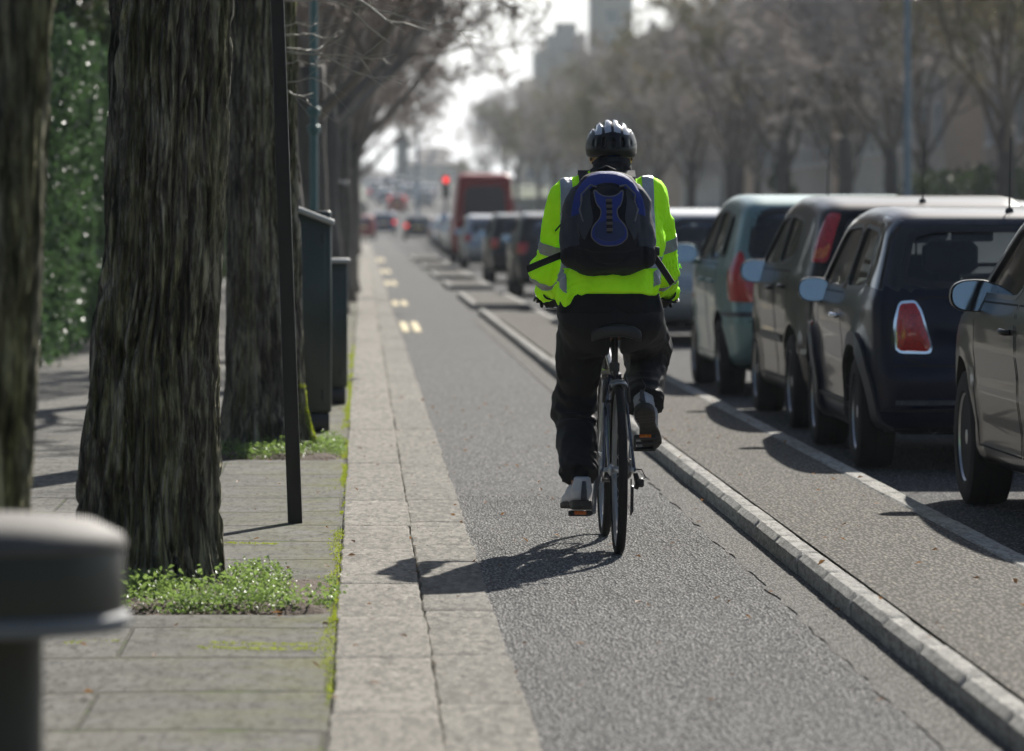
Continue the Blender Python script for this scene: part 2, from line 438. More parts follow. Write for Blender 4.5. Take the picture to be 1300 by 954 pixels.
M['seatcloth'] = simple('seat_fabric', (.03, .032, .038), .9, var=.2, bump=.3, bs=300)
M['wellblack'] = simple('underbody', (.008, .008, .008), .95)
M['glass'] = glassmat('tinted_glass', (.78, .84, .84))
M['glass_dark'] = glassmat('privacy_glass', (.16, .18, .2))
M['glass_solid'] = simple('dark_pane', (.02, .024, .028), .06, 0, 0, var=.1, spec=.8)
def lamp(name, c, c2, rough=.12):
    t = NT(name); w = t.voro(70, (1, 1, 1)); t.col(t.mix(t.ramp(w, [(.2, 0.0), (.8, 1.0)]), c, c2)); t.set(Roughness=rough, Coat_Weight=1.0, Coat_Roughness=.02)
    t.bump(w, .4, .004); return t.m
M['lamp_red'] = lamp('red_lens', (.62, .014, .012), (.36, .008, .01))
M['lamp_orange'] = lamp('orange_lens', (.75, .16, .02), (.5, .08, .01))
M['lamp_clear'] = lamp('clear_lens', (.7, .7, .68), (.45, .45, .45))
def emis(name, c, s):
    t = NT(name); t.col([x * .5 for x in c]); t.b.inputs['Emission Color'].default_value = (*c, 1); t.b.inputs['Emission Strength'].default_value = s; return t.m
M['brake_on'] = emis('lit_tail_lamp', (1, .03, .02), .9)
M['signal_red'] = emis('red_signal', (1, .04, .03), 1.3)
M['plate_y'] = simple('yellow_plate', (.72, .45, .02), .35, var=.06)
M['plate_w'] = simple('white_plate', (.75, .75, .72), .35, var=.05)
M['navy'] = paint('navy_paint', (.003, .006, .022), .0)
M['charcoal'] = paint('charcoal_paint', (.022, .022, .026), .4)
M['darkgrey'] = paint('dark_grey_paint', (.014, .013, .012), .1)
M['teal'] = paint('pale_teal_paint', (.185, .285, .28), .35)
M['silver'] = paint('silver_paint', (.36, .38, .4), .6)
M['white'] = paint('white_paint', (.68, .69, .69), 0)
M['vanred'] = paint('van_red_paint', (.26, .010, .018), .0, .5, .15)
M['red'] = paint('red_paint', (.3, .02, .02), .1)
M['blue'] = paint('blue_paint', (.02, .04, .11), .3)
M['black'] = paint('black_paint', (.004, .004, .006), .0)
# ------------------------------------------------------------------ cars
def sd_poly2(Y, Z, poly):
    d = np.full(Y.shape, 1e9); s = np.ones(Y.shape); n = len(poly)
    for i in range(n):
        ax, ay = poly[i]; bx, by = poly[i - 1]
        ex, ey = bx - ax, by - ay; wx, wy = Y - ax, Z - ay
        t = np.clip((wx * ex + wy * ey) / (ex * ex + ey * ey + 1e-12), 0, 1)
        qx, qy = wx - ex * t, wy - ey * t; d = np.minimum(d, qx * qx + qy * qy)
        c1 = Z >= ay; c2 = Z < by; c3 = ex * wy > ey * wx
        s = np.where((c1 & c2 & c3) | (~c1 & ~c2 & ~c3), -s, s)
    return s * np.sqrt(d)
def car_sdf(p):
    poly = chaikin(p['prof'], 2, .2); L, W, belt, tum = p['L'], p['W'], p['belt'], p['tumble']; wh = [(p['ro'], p['wr']), (p['ro'] + p['wb'], p['wr'])]
    def f(P):
        x, y, z = np.abs(P[:, 0]), P[:, 1], P[:, 2]
        t = np.abs(y - L / 2) / (L / 2)
        w = W / 2 * (1 - p.get('pt', .13) * t ** 5 - .015 * t ** 2)
        w = w - np.clip(.55 - z, 0, 1) * .14 - np.clip(z - belt, 0, 2) * tum - .018 * np.clip((z - belt + .05) / .06, 0, 1)
        w = w - .012 * np.clip((.72 - z) / .05, 0, 1) * np.clip((z - .3) / .1, 0, 1) * (t < .8)
        for (wy, wz) in wh:
            r = np.hypot(y - wy, z - wz); w = w + p.get('flare', .018) * np.exp(-((r - p['wr'] - .07) / .07) ** 2)
        return smax(sd_poly2(y, z, poly), x - w, p.get('k', .09))
    return f
def star(f, p, nx, ny, nz, z0, zlo, zhi, ylo, yhi, iso=0.0, extra=None):
    W, L = p['W'] / 2 + .15, p['L']
    U, V, Wn = np.linspace(-1, 1, nx), np.linspace(-1, 1, ny), np.linspace(-1, 1, nz)
    key = {}; pts = []; Fq = []
    def vid(i, j, k):
        if (i, j, k) not in key: key[(i, j, k)] = len(pts); pts.append((U[i], V[j], Wn[k]))
        return key[(i, j, k)]
    for k, fl in ((0, 1), (nz - 1, 0)):
        for i in range(nx - 1):
            for j in range(ny - 1):
                q = (vid(i, j, k), vid(i + 1, j, k), vid(i + 1, j + 1, k), vid(i, j + 1, k)); Fq.append(q[::-1] if fl else q)
    for j, fl in ((0, 0), (ny - 1, 1)):
        for i in range(nx - 1):
            for k in range(nz - 1):
                q = (vid(i, j, k), vid(i + 1, j, k), vid(i + 1, j, k + 1), vid(i, j, k + 1)); Fq.append(q[::-1] if fl else q)
    for i, fl in ((0, 1), (nx - 1, 0)):
        for j in range(ny - 1):
            for k in range(nz - 1):
                q = (vid(i, j, k), vid(i, j + 1, k), vid(i, j + 1, k + 1), vid(i, j, k + 1)); Fq.append(q[::-1] if fl else q)
    T = np.array(pts); yc = (ylo + yhi) / 2; hy = (yhi - ylo) / 2
    tgt = np.stack([T[:, 0] * W, yc + T[:, 1] * hy, np.where(T[:, 2] > 0, z0 + T[:, 2] * (zhi - z0), z0 + T[:, 2] * (z0 - zlo))], 1)
    O = np.stack([np.zeros(len(T)), yc + T[:, 1] * hy * .78, np.full(len(T), z0)], 1)
    D = tgt - O; lo = np.zeros(len(T)); hi = np.full(len(T), 1.6)
    g = lambda Q: (f(Q) + iso) if extra is None else np.maximum(f(Q) + iso, extra(Q))
    for _ in range(20):
        m = (lo + hi) / 2; ins = g(O + D * m[:, None]) < 0; lo = np.where(ins, m, lo); hi = np.where(ins, hi, m)
    return O + D * ((lo + hi) / 2)[:, None], Fq
def prism(mb, poly, axis, a, b, m=0):
    n = len(poly); A = sum(poly[i][0] * poly[(i + 1) % n][1] - poly[(i + 1) % n][0] * poly[i][1] for i in range(n))
    if (A < 0) != (axis == 'y'): poly = poly[::-1]
    mk = (lambda q, c: (c, q[0], q[1])) if axis == 'x' else (lambda q, c: (q[0], c, q[1]))
    V = [mk(q, a) for q in poly] + [mk(q, b) for q in poly]
    mb.add(V, [tuple(range(n - 1, -1, -1)), tuple(range(n, 2 * n))] + [(i, (i + 1) % n, n + (i + 1) % n, n + i) for i in range(n)], m)
def grow(poly, d):
    cx = sum(p[0] for p in poly) / len(poly); cy = sum(p[1] for p in poly) / len(poly); o = []
    for x, y in poly:
        l = math.hypot(x - cx, y - cy); o.append((x + (x - cx) / l * d, y + (y - cy) / l * d))
    return o
def bake(o):
    dg = bpy.context.evaluated_depsgraph_get(); me = bpy.data.meshes.new_from_object(o.evaluated_get(dg)); old = o.data; o.modifiers.clear(); o.data = me; return o
def wheel(root, x, y, r, w, side, style=0):
    rot = Matrix.Rotation(PI / 2 * side, 3, 'Y')
    mb = MB(); rr = r * .64
    mb.lathe([(rr * .97, w * .30), (rr, w * .42), (rr * 1.02, w * .46), (rr * 1.0, w * .40), (rr * .94, w * .30), (rr * .93, -w * .4)], (x, y, r), 36, rot)
    n = [10, 7, 5, 8][style % 4]
    for k in range(n):
        a = 2 * PI * k / n; c = Vector((math.cos(a), math.sin(a), 0)); t = Vector((-math.sin(a), math.cos(a), 0)); wd = rr * (.11 if style % 2 else .09)
        V = []
        for (q, z, ww) in ((.16, .40, .7), (.6, .37, 1.0), (.97, .34, 1.35)):
            for sg in (-1, 1):
                V.append(rot @ (c * rr * q + t * wd * sg * ww + Vector((0, 0, w * z))) + Vector((x, y, r)))
                V.append(rot @ (c * rr * q + t * wd * sg * ww + Vector((0, 0, w * z - .03))) + Vector((x, y, r)))
        Fq = []
        for i in range(2):
            b = i * 4; Fq += [(b, b + 4, b + 6, b + 2), (b + 1, b, b + 4, b + 5), (b + 2, b + 3, b + 7, b + 6)]
        mb.add(V, Fq)
    mb.lathe([(0, w * .43), (rr * .17, w * .42), (rr * .2, w * .36), (rr * .2, .0)], (x, y, r), 16, rot)
    wo = mb.build('wheel', [M['alloy']], root, True, 35)
    tb = MB(); hw = w / 2
    tb.lathe([(rr, hw * .82), (rr * 1.08, hw * .98), (r * .88, hw * 1.03), (r * .97, hw * .9), (r, hw * .66), (r * .992, hw * .62), (r, hw * .56), (r * 1.0, hw * .2), (r * .99, hw * .16), (r, hw * .1), (r, -hw * .1), (r * .99, -hw * .16), (r, -hw * .2), (r, -hw * .6), (r * .97, -hw * .9), (r * .88, -hw * 1.0), (rr * 1.05, -hw * .95), (rr * .9, -hw * .8)], (x, y, r), 56, rot)
    tb.build('tyre', [M['rubber']], wo, True, 40)
    db = MB(); db.lathe([(0, w * .1), (rr * .9, w * .1), (rr * .9, -w * .1)], (x, y, r), 24, rot); db.build('brake_disc', [M['blackplastic']], wo, True, 35)

def make_car(name, label, p, mat, hollow=True, hi=1.0):
    root = empty(name, label=label, cat='car')
    f = car_sdf(p); L, W, H = p['L'], p['W'], p['H']; hw = W / 2
    V, Fq = star(f, p, int(30 * hi), int(110 * hi), int(34 * hi), .62, .1, H + .1, -.08, L + .08)
    t = bvh_of(V, Fq)
    mb = MB(); mb.add(V.tolist(), Fq)
    hollow = hollow and 'rearwin' in p
    if hollow:
        zf = .70
        V2, F2 = star(f, p, 20, 70, 20, .95, .6, H, .15, L - .2, iso=.045, extra=lambda Q: zf - Q[:, 2])
        mb.add(V2.tolist(), [q[::-1] for q in F2], 1)
    body = mb.build('body', [mat, M['seatcloth'], M['wellblack']], root, True)
    cb = MB()
    yr, yf = p['ro'], p['ro'] + p['wb']
    for wy in (yr, yf):
        for sd in (-1, 1):
            ra = p['wr'] + .055; n = 40
            poly = [(wy + ra * math.cos(2 * PI * k / n), p['wr'] + .01 + ra * math.sin(2 * PI * k / n)) for k in range(n)]
            a, b = sorted((sd * (hw - .30), sd * (hw + .2))); prism(cb, poly, 'x', a, b, 2)
    if hollow:
        for w in p['sidewin']:
            for sd in (-1, 1):
                a, b = sorted((sd * .36, sd * (hw + .2))); prism(cb, chaikin(w, 2, .12), 'x', a, b, 1)
        prism(cb, chaikin(p['rearwin'], 2, .12), 'y', -.3, p.get('rwd', .36), 1)
        ws = p['screen']; prism(cb, chaikin(ws, 2, .12), 'y', p['scy'], L + .3, 1)
    co = cb.build('cutter', [mat, M['seatcloth'], M['wellblack']])
    md = body.modifiers.new('b', 'BOOLEAN'); md.operation = 'DIFFERENCE'; md.solver = 'EXACT'; md.object = co
    try: md.material_mode = 'INDEX'
    except Exception: pass
    bake(body); bpy.data.objects.remove(co)
    body.data.polygons.foreach_set('use_smooth', [True] * len(body.data.polygons)); sharpen(body, 32)
    if p.get('glasshouse'):
        body.data.materials.append(M['pillar']); z0_, z1_ = p['glasshouse']
        for pl in body.data.polygons:
            c_ = pl.center
            if pl.material_index == 0 and z0_ < c_.z < z1_ and c_.y < 2.9: pl.material_index = 3
    PL = lambda sd: Proj(t, (sd * 3, 0, 0), (0, 1, 0), (0, 0, 1), (-sd, 0, 0))
    PR = Proj(t, (0, -3, 0), (1, 0, 0), (0, 0, 1), (0, 1, 0)); PF = Proj(t, (0, L + 3, 0), (1, 0, 0), (0, 0, 1), (0, -1, 0))
    gl = M['glass'] if hollow else M['glass_solid']; go = -.012 if hollow else .003
    # windows: side, rear, screen, each with a black rubber seal
    for sd in (-1, 1):
        for w in p['sidewin']:
            g = MB(); PL(sd).patch(g, grow(w, .012), go, .004, 2, .06, 6, keep=.12); wo = g.build('window', [gl], root, True, 40)
            s = MB(); PL(sd).strip(s, chaikin(grow(w, .006), 2, .12), .022, .002, .05, True); s.build('window_seal', [M['blackplastic']], wo)
    if 'rearwin' in p:
        g = MB(); PR.patch(g, grow(p['rearwin'], .012), go, .004, 2, .06, 8, keep=.12); wo = g.build('rear_window', [gl], root, True, 40)
        s = MB(); PR.strip(s, chaikin(grow(p['rearwin'], .01), 2, .12), .035, .002, .05, True); s.build('window_seal', [M['blackplastic']], wo)
        s = MB(); PR.strip(s, [(-.3, p['rearwin'][0][1] + .03), (.12, p['rearwin'][0][1] + .05)], .014, .02, .05, thick=-.008); s.build('wiper', [M['blackplastic']], wo)
    g = MB(); PF.patch(g, grow(p['screen'], .012), go, .004, 2, .06, 8, keep=.12); wo = g.build('windscreen', [gl], root, True, 40)
    s = MB(); PF.strip(s, chaikin(grow(p['screen'], .01), 2, .12), .03, .002, .05, True); s.build('window_seal', [M['blackplastic']], wo)
    # doors: a skin a few mm proud with its seam
    for sd in (-1, 1):
        for dp in p.get('doors', []):
            s = MB(); PL(sd).strip(s, dp, .009, .0012, .05, True)
            hx, hz = p['handles'][p['doors'].index(dp)]
            d = s.build('door', [M['wellblack']], root)
            h = MB(); hh, nn = PL(sd).hit(hx, hz)
            h.tube([hh + Vector((sd * -.01, -.085, 0)), hh + Vector((sd * .025, -.07, 0)), hh + Vector((sd * .032, 0, .004)), hh + Vector((sd * .025, .07, 0)), hh + Vector((sd * -.01, .085, 0))], [.012, .014, .015, .014, .012], 8)
            h.build('handle', [M['chrome'] if p.get('chrome') else mat], d, True)
    if 'hatch' in p:
        s = MB(); PR.strip(s, chaikin(p['hatch'], 1, .1), .01, .0012, .05, True); hd = s.build('tailgate', [M['wellblack']], root)
        b = MB(); PR.strip(b, [(-.16, p['hatch_h']), (.16, p['hatch_h'])], .03, .012, .05); b.build('handle', [M['chrome']], hd)
    for zz in p.get('bumper_lines', []):
        s = MB(); PR.strip(s, [(-hw * .82, zz), (hw * .82, zz)], .008, .0012, .05)
        s.build('bumper_seam', [M['wellblack']], root)
    # tail lamps cast from the rear corners
    an = p.get('lamp_ang', R(32))
    for sd in (-1, 1):
        d = Vector((-sd * math.sin(an), math.cos(an), 0)); a = Vector((math.cos(an), sd * math.sin(an), 0))
        o = Vector((sd * (hw - .12), .1, 0)) - d * 3
        P = Proj(t, o, a, (0, 0, 1), d); lp = [(sd * -x, z) for x, z in p['lamp']]
        g = MB()
        if p.get('chrome'): P.patch(g, grow(lp, .016), .006, .01, 2, .02, 4, keep=.14)
        if p.get('chrome'):
            lo = g.build('lamp_surround', [M['chrome']], root, True, 50)
        g = MB(); P.patch(g, lp, .014, .012, 2, .02, 7, bulge=.016, keep=.12); lo = g.build('tail_lamp', [p.get('lampmat', M['lamp_red'])], root, True, 50)
        if 'lamp2' in p:
            g = MB(); P.patch(g, [(sd * -x, z) for x, z in p['lamp2']], .023, .01, 2, .02, 4, keep=.2, bulge=.004); g.build('indicator_lens', [p.get('lamp2mat', M['lamp_orange'])], lo, True, 50)
        # headlamps
        d = Vector((-sd * math.sin(R(30)), -math.cos(R(30)), 0)); a = Vector((math.cos(R(30)), -sd * math.sin(R(30)), 0))
        P = Proj(t, Vector((sd * (hw - .16), L - .15, 0)) - d * 3, a, (0, 0, 1), d); hz = p.get('headz', .68)
        g = MB(); P.patch(g, [(sd * -.14, hz - .08), (sd * -.17, hz + .05), (sd * .05, hz + .10), (sd * .17, hz + .06), (sd * .1, hz - .07)], .008, .01, 2, .03, 4, bulge=.01); g.build('headlamp', [M['lamp_clear']], root, True, 50)
    g = MB(); PF.patch(g, [(-.42, .36), (-.5, .5), (.5, .5), (.42, .36)], .004, .01, 2, .05, 3); PF.patch(g, [(-.3, .60), (-.34, .68), (.34, .68), (.3, .60)], .004, .01, 2, .05, 3)
    g.build('grille', [M['blackplastic']], root)
    g = MB(); PF.patch(g, [(-.26, .40), (-.26, .51), (.26, .51), (.26, .40)], .02, .02, 0, .1, 2); g.build('number_plate', [M['plate_w']], root)
    pz = p.get('platez', .62)
    g = MB(); PR.patch(g, [(-.26, pz - .055), (-.26, pz + .055), (.26, pz + .055), (.26, pz - .055)], .012, .02, 0, .1, 2); g.build('number_plate', [M['plate_y']], root)
    if 'bumper_strip' in p:
        for sd in (-1, 1):
            z, x0, x1, wd, mm = p['bumper_strip']
            g = MB(); PR.strip(g, [(sd * x0, z), (sd * x1, z)], wd, .012, .04, thick=.005); g.build('bumper_trim', [mm], root)
    if 'side_strip' in p:
        for sd in (-1, 1):
            z, y0, y1, wd = p['side_strip']
            g = MB(); PL(sd).strip(g, [(y0, z), (y1, z)], wd, .014, .05); g.build('rubbing_strip', [M['trimplastic']], root)
    if p.get('cladding'):
        for sd in (-1, 1):
            for wy in (yr, yf):
                g = MB(); ra = p['wr'] + .055 + .032
                path = [(wy + ra * math.cos(a), p['wr'] + .01 + ra * math.sin(a)) for a in [R(-22 + 224 * k / 40) for k in range(41)]]
                PL(sd).strip(g, path, .064, .02, .04, thick=.02); g.build('wheel_arch_trim', [M['trimplastic']], root, True, 50)
            g = MB(); PL(sd).strip(g, [(yr + .3, .27), (yf - .3, .27)], .14, .014, .05, thick=.01); g.build('sill', [M['trimplastic']], root)
        g = MB(); P = PR; P.strip(g, [(-hw * .86, .275), (hw * .86, .275)], .12, .012, .04, thick=.01); g.build('bumper_skirt', [M['trimplastic']], root)
    if p.get('side_lamp'):
        for sd in (-1, 1):
            yy, zz = p['side_lamp']; g = MB(); PL(sd).patch(g, [(yy - .03, zz - .015), (yy - .03, zz + .015), (yy + .03, zz + .015), (yy + .03, zz - .015)], .008, .006, 2, .01, 2); g.build('side_repeater', [M['lamp_orange']], root)
    # mirrors
    my, mz = p['mirror']
    for sd in (-1, 1):
        hh, nn = PL(sd).hit(my + .05, mz - .03); mr = p.get('mr', (.115, .075, .08)); c = Vector((sd * (hw + .10), my, mz + .03))
        if p.get('mx'): c.x = sd * p['mx']
        g = MB(); n = 24; V = []
        for (yy, k) in ((-.045, .9), (-.05, .97), (-.03, 1.0), (.0, .95), (.035, .78), (.06, .5), (.075, .1)):
            for j in range(n):
                a = 2 * PI * j / n; e = .78; cx_ = math.copysign(abs(math.cos(a)) ** e, math.cos(a)); cz_ = math.copysign(abs(math.sin(a)) ** e, math.sin(a))
                V.append(c + Vector((cx_ * mr[0] * k, yy * 1.2, cz_ * mr[2] * k)))
        Fm = [(i * n + j, i * n + (j + 1) % n, (i + 1) * n + (j + 1) % n, (i + 1) * n + j) for i in range(6) for j in range(n)] + [tuple(range(6 * n, 7 * n))]
        g.add(V, Fm); g.tube([hh - Vector((sd * .03, 0, .01)), c + Vector((-sd * mr[0] * .5, .02, -mr[2] * .75)), c + Vector((-sd * mr[0] * .2, .02, 0))], [.03, .022, .03], 8)
        mo = g.build('wing_mirror', [mat if not p.get('cladding') else M['black']], root, True, 50)
        g = MB(); g.add([c + Vector((math.copysign(abs(math.cos(2 * PI * j / n)) ** .78, math.cos(2 * PI * j / n)) * mr[0] * .9, -.060 + .16 * math.copysign(abs(math.sin(2 * PI * j / n)) ** .78, math.sin(2 * PI * j / n)) * mr[2] * .9 - .012, math.copysign(abs(math.sin(2 * PI * j / n)) ** .78, math.sin(2 * PI * j / n)) * mr[2] * .9)) for j in range(n)], [tuple(range(n))])
        g.build('mirror_glass', [M['mirror']], mo)
    # antenna
    ay = p.get('ant', .5); q = t.ray_cast(Vector((0, ay, 3)), Vector((0, 0, -1)))[0]
    if q is not None:
        g = MB(); g.tube([q - Vector((0, 0, .01)), q + Vector((0, 0, .02))], [.028, .018], 10); lean = p.get('antl', -.25)
        g.tube([q, q + Vector((0, lean * .4, .40))], [.006, .0035], 6); g.build('aerial', [M['blackplastic']], root, True, 50)
    for wy in (yr, yf):
        for sd in (-1, 1): wheel(root, sd * (hw - .115), wy, p['wr'], p.get('tw', .20), sd, p.get('style', 0))
    g = MB(); g.tube([(-.45, .3, .23), (-.45, .10, .23)], [.026, .028], 12, cap=False); g.build('exhaust', [M['steel_grey']], root, True, 50)
    g = MB(); g.box((0, L / 2, .25), (hw * .72, L / 2 - .25, .06)); g.build('underbody', [M['wellblack']], root)
    if hollow:
        def seat(x, y, w=.24, hgt=.6):
            g = MB(); rot = Matrix.Rotation(R(14), 3, 'X'); g.box((x, y, .70 + hgt / 2 - .12), (w, .07, hgt / 2), rot, 0, .05, .86); g.box((x, y + .26, .72), (w, .25, .06), None, 0, .04)
            s = g.build('seat', [M['seatcloth']], root, True, 50)
            h = MB(); h.box((x, y - .085, .70 + hgt - .03 + .06), (w * .55, .045, .09), rot, 0, .035); h.tube([(x - .05, y - .06, .70 + hgt - .16), (x - .05, y - .08, .70 + hgt + .0)], .006, 6); h.tube([(x + .05, y - .06, .70 + hgt - .16), (x + .05, y - .08, .70 + hgt + .0)], .006, 6)
            h.build('headrest', [M['seatcloth']], s, True, 50)
        sy = p.get('seaty', 1.75); k = H - 1.41
        for sd in (-1, 1): seat(sd * .34, sy, .23, .56 + k * .8); seat(sd * .30, .82 * L / 4, .27, .40 + k * .8)
        sc_y = p['scy']
        g = MB(); g.box((0, sc_y + .22, .86), (hw - .2, .2, .13), None, 0, .05); g.build('dashboard', [M['seatcloth']], root, True, 50)
        g = MB(); g.torus(.18, .014, (.34, sc_y - .05, 1.0), 28, 6, Matrix.Rotation(R(-68), 3, 'X')); g.box((.34, sc_y - .04, .99), (.16, .02, .02)); g.build('steering_wheel', [M['blackplastic']], root, True, 50)
        g = MB(); g.box((0, sc_y - .16, H - .17), (.12, .012, .035), None, 0, .01); g.tube([(0, sc_y - .15, H - .17), (0, sc_y - .08, H - .1)], .008, 6); g.build('rear_view_mirror', [M['blackplastic']], root, True, 50)
    return root
M['pillar'] = simple('gloss_black_pillar', (.004, .004, .005), .08, 0, .5, var=.05)
M['mirror'] = simple('mirror_glass', (.30, .34, .35), .04, 1, var=.02)
WINS = dict
MINI = dict(L=3.63, W=1.69, H=1.41, wb=2.467, ro=.52, wr=.30, belt=.93, tumble=.34, flare=.03, k=.10, pt=.12,
    prof=[(.06, .22), (0, .36), (-.01, .50), (.045, .60), (.06, .80), (.09, .94), (.27, 1.29), (.38, 1.365), (.9, 1.405), (1.6, 1.408), (2.12, 1.365), (2.3, 1.31), (2.76, .97), (3.25, .90), (3.52, .80), (3.62, .60), (3.63, .42), (3.58, .24), (3.2, .19), (.5, .19)],
    sidewin=[[(.44, .97), (.50, 1.27), (1.13, 1.30), (1.13, .96)], [(1.19, .96), (1.19, 1.30), (2.02, 1.28), (2.2, 1.20), (2.52, .96)]],
    rearwin=[(-.61, .985), (-.535, 1.28), (.535, 1.28), (.61, .985)], rwd=.40, screen=[(-.62, 1.0), (-.52, 1.27), (.52, 1.27), (.62, 1.0)], scy=2.25,
    doors=[[(1.2, .34), (1.16, .93), (2.5, .93), (2.56, .6), (2.5, .34)]], handles=[(1.38, .80)], chrome=True,
    hatch=[(-.60, .56), (-.62, .92), (.62, .92), (.60, .56)], hatch_h=.72, platez=.70,
    lamp=[(.09, .64), (.082, .78), (.095, .885), (.165, .89), (.195, .84), (.25, .67), (.24, .635)], lamp2=[(.13, .69), (.13, .745), (.19, .745), (.19, .69)], lamp2mat=None, lamp_ang=R(24),
    bumper_strip=(.37, .12, .66, .022, M['chrome']), glasshouse=(.965, 1.335), cladding=True, side_lamp=(2.88, .72), mirror=(2.24, .90), mx=.895, mr=(.095, .075, .072), bumper_lines=[.56], ant=.50, antl=-.1, style=0, seaty=1.55, headz=.72)
MINI['lamp2mat'] = M['lamp_red']
JAZZ = dict(L=3.85, W=1.675, H=1.525, wb=2.45, ro=.62, wr=.29, belt=.98, tumble=.30, k=.11,
    prof=[(.06, .24), (0, .38), (-.01, .60), (.05, .70), (.07, .98), (.25, 1.36), (.38, 1.47), (.9, 1.52), (1.7, 1.525), (2.2, 1.455), (3.1, 1.02), (3.5, .92), (3.78, .72), (3.85, .5), (3.81, .25), (3.4, .2), (.5, .2)],
    sidewin=[[(.50, 1.06), (.56, 1.34), (.76, 1.37), (.76, 1.05)], [(.84, 1.04), (.84, 1.38), (1.55, 1.40), (1.55, 1.02)], [(1.63, 1.02), (1.63, 1.40), (2.15, 1.36), (2.66, 1.10), (2.72, 1.02)]],
    rearwin=[(-.62, 1.02), (-.55, 1.40), (.55, 1.40), (.62, 1.02)], rwd=.42, screen=[(-.6, 1.08), (-.52, 1.38), (.52, 1.38), (.6, 1.08)], scy=2.3,
    doors=[[(.98, .5), (.80, .72), (.80, .99), (1.59, .99), (1.59, .30), (1.06, .30)], [(1.63, .30), (1.63, .99), (2.7, .99), (2.76, .6), (2.70, .30)]], handles=[(.98, .86), (1.80, .86)],
    hatch=[(-.56, .58), (-.60, 1.0), (.60, 1.0), (.56, .58)], hatch_h=.80, platez=.74,
    lamp=[(-.09, .72), (-.13, .90), (-.02, 1.09), (.02, 1.08), (.19, .71)], lamp2=[(-.06, .85), (-.05, .91), (.03, .91), (.05, .85)], lamp_ang=R(38), lamp2mat=M['lamp_clear'],
    bumper_strip=(.62, .60, .80, .035, M['trimplastic']), mirror=(2.60, 1.03), bumper_lines=[.57], side_lamp=(2.95, .72), seaty=1.7, style=3, headz=.74)
PUNTO = dict(L=4.03, W=1.69, H=1.49, wb=2.51, ro=.66, wr=.30, belt=.99, tumble=.30, k=.11,
    prof=[(.06, .24), (0, .38), (-.01, .58), (.05, .68), (.06, 1.0), (.24, 1.34), (.36, 1.43), (.9, 1.48), (1.7, 1.49), (2.2, 1.43), (3.0, 1.05), (3.6, .90), (3.93, .7), (4.03, .48), (4.0, .25), (3.5, .2), (.5, .2)],
    sidewin=[[(.76, 1.10), (.86, 1.33), (1.55, 1.36), (1.55, 1.03)], [(1.63, 1.03), (1.63, 1.36), (2.15, 1.32), (2.62, 1.10), (2.7, 1.03)]],
    rearwin=[(-.54, 1.06), (-.48, 1.34), (.48, 1.34), (.54, 1.06)], rwd=.40, screen=[(-.6, 1.10), (-.52, 1.35), (.52, 1.35), (.6, 1.10)], scy=2.3,
    doors=[[(1.02, .5), (.84, .74), (.80, 1.0), (1.59, 1.0), (1.59, .30), (1.1, .30)], [(1.63, .30), (1.63, 1.0), (2.68, 1.0), (2.74, .6), (2.68, .30)]], handles=[(.98, .90), (1.80, .88)],
    hatch=[(-.55, .60), (-.57, 1.0), (.57, 1.0), (.55, .60)], hatch_h=.82, platez=.74,
    lamp=[(.065, 1.06), (.04, 1.36), (-.04, 1.37), (-.06, 1.2), (-.06, 1.06)], lamp2=[(.055, 1.08), (.05, 1.18), (-.045, 1.18), (-.045, 1.08)], lamp_ang=R(40),
    side_strip=(.56, 1.15, 2.6, .05), bumper_strip=(.50, .50, .82, .03, M['steel_grey']), mirror=(2.62, .95), mx=.87, bumper_lines=[.56], seaty=1.75, style=1, headz=.72)
HATCH = dict(PUNTO, L=4.15, W=1.74, H=1.46, wb=2.58, ro=.72, wr=.315, belt=.95, lamp=[(.12, .72), (.13, .92), (-.08, .92), (-.10, .74)], lamp2=[(.05, .76), (.05, .82), (-.05, .82), (-.05, .76)],
    prof=[(.06, .24), (0, .38), (-.01, .60), (.05, .70), (.08, .95), (.34, 1.30), (.48, 1.39), (.9, 1.44), (1.7, 1.46), (2.25, 1.41), (3.05, 1.02), (3.7, .88), (4.05, .7), (4.15, .48), (4.12, .25), (3.6, .2), (.5, .2)],
    sidewin=[[(.80, 1.05), (.9, 1.29), (1.6, 1.33), (1.6, .99)], [(1.68, .99), (1.68, 1.33), (2.2, 1.30), (2.7, 1.06), (2.8, .99)]],
    doors=[[(1.10, .5), (.92, .74), (.86, .96), (1.64, .96), (1.64, .30), (1.2, .30)], [(1.68, .30), (1.68, .96), (2.86, .96), (2.92, .6), (2.86, .30)]], handles=[(1.02, .84), (1.86, .84)],
    rearwin=[(-.58, 1.0), (-.50, 1.30), (.50, 1.30), (.58, 1.0)], rwd=.48, screen=[(-.64, 1.04), (-.54, 1.32), (.54, 1.32), (.64, 1.04)], scy=2.35, mirror=(2.74, .955), mx=.89, mr=(.115, .08, .075), hatch_h=.86, style=2)
HATCH.pop('bumper_strip'); HATCH.pop('side_strip')
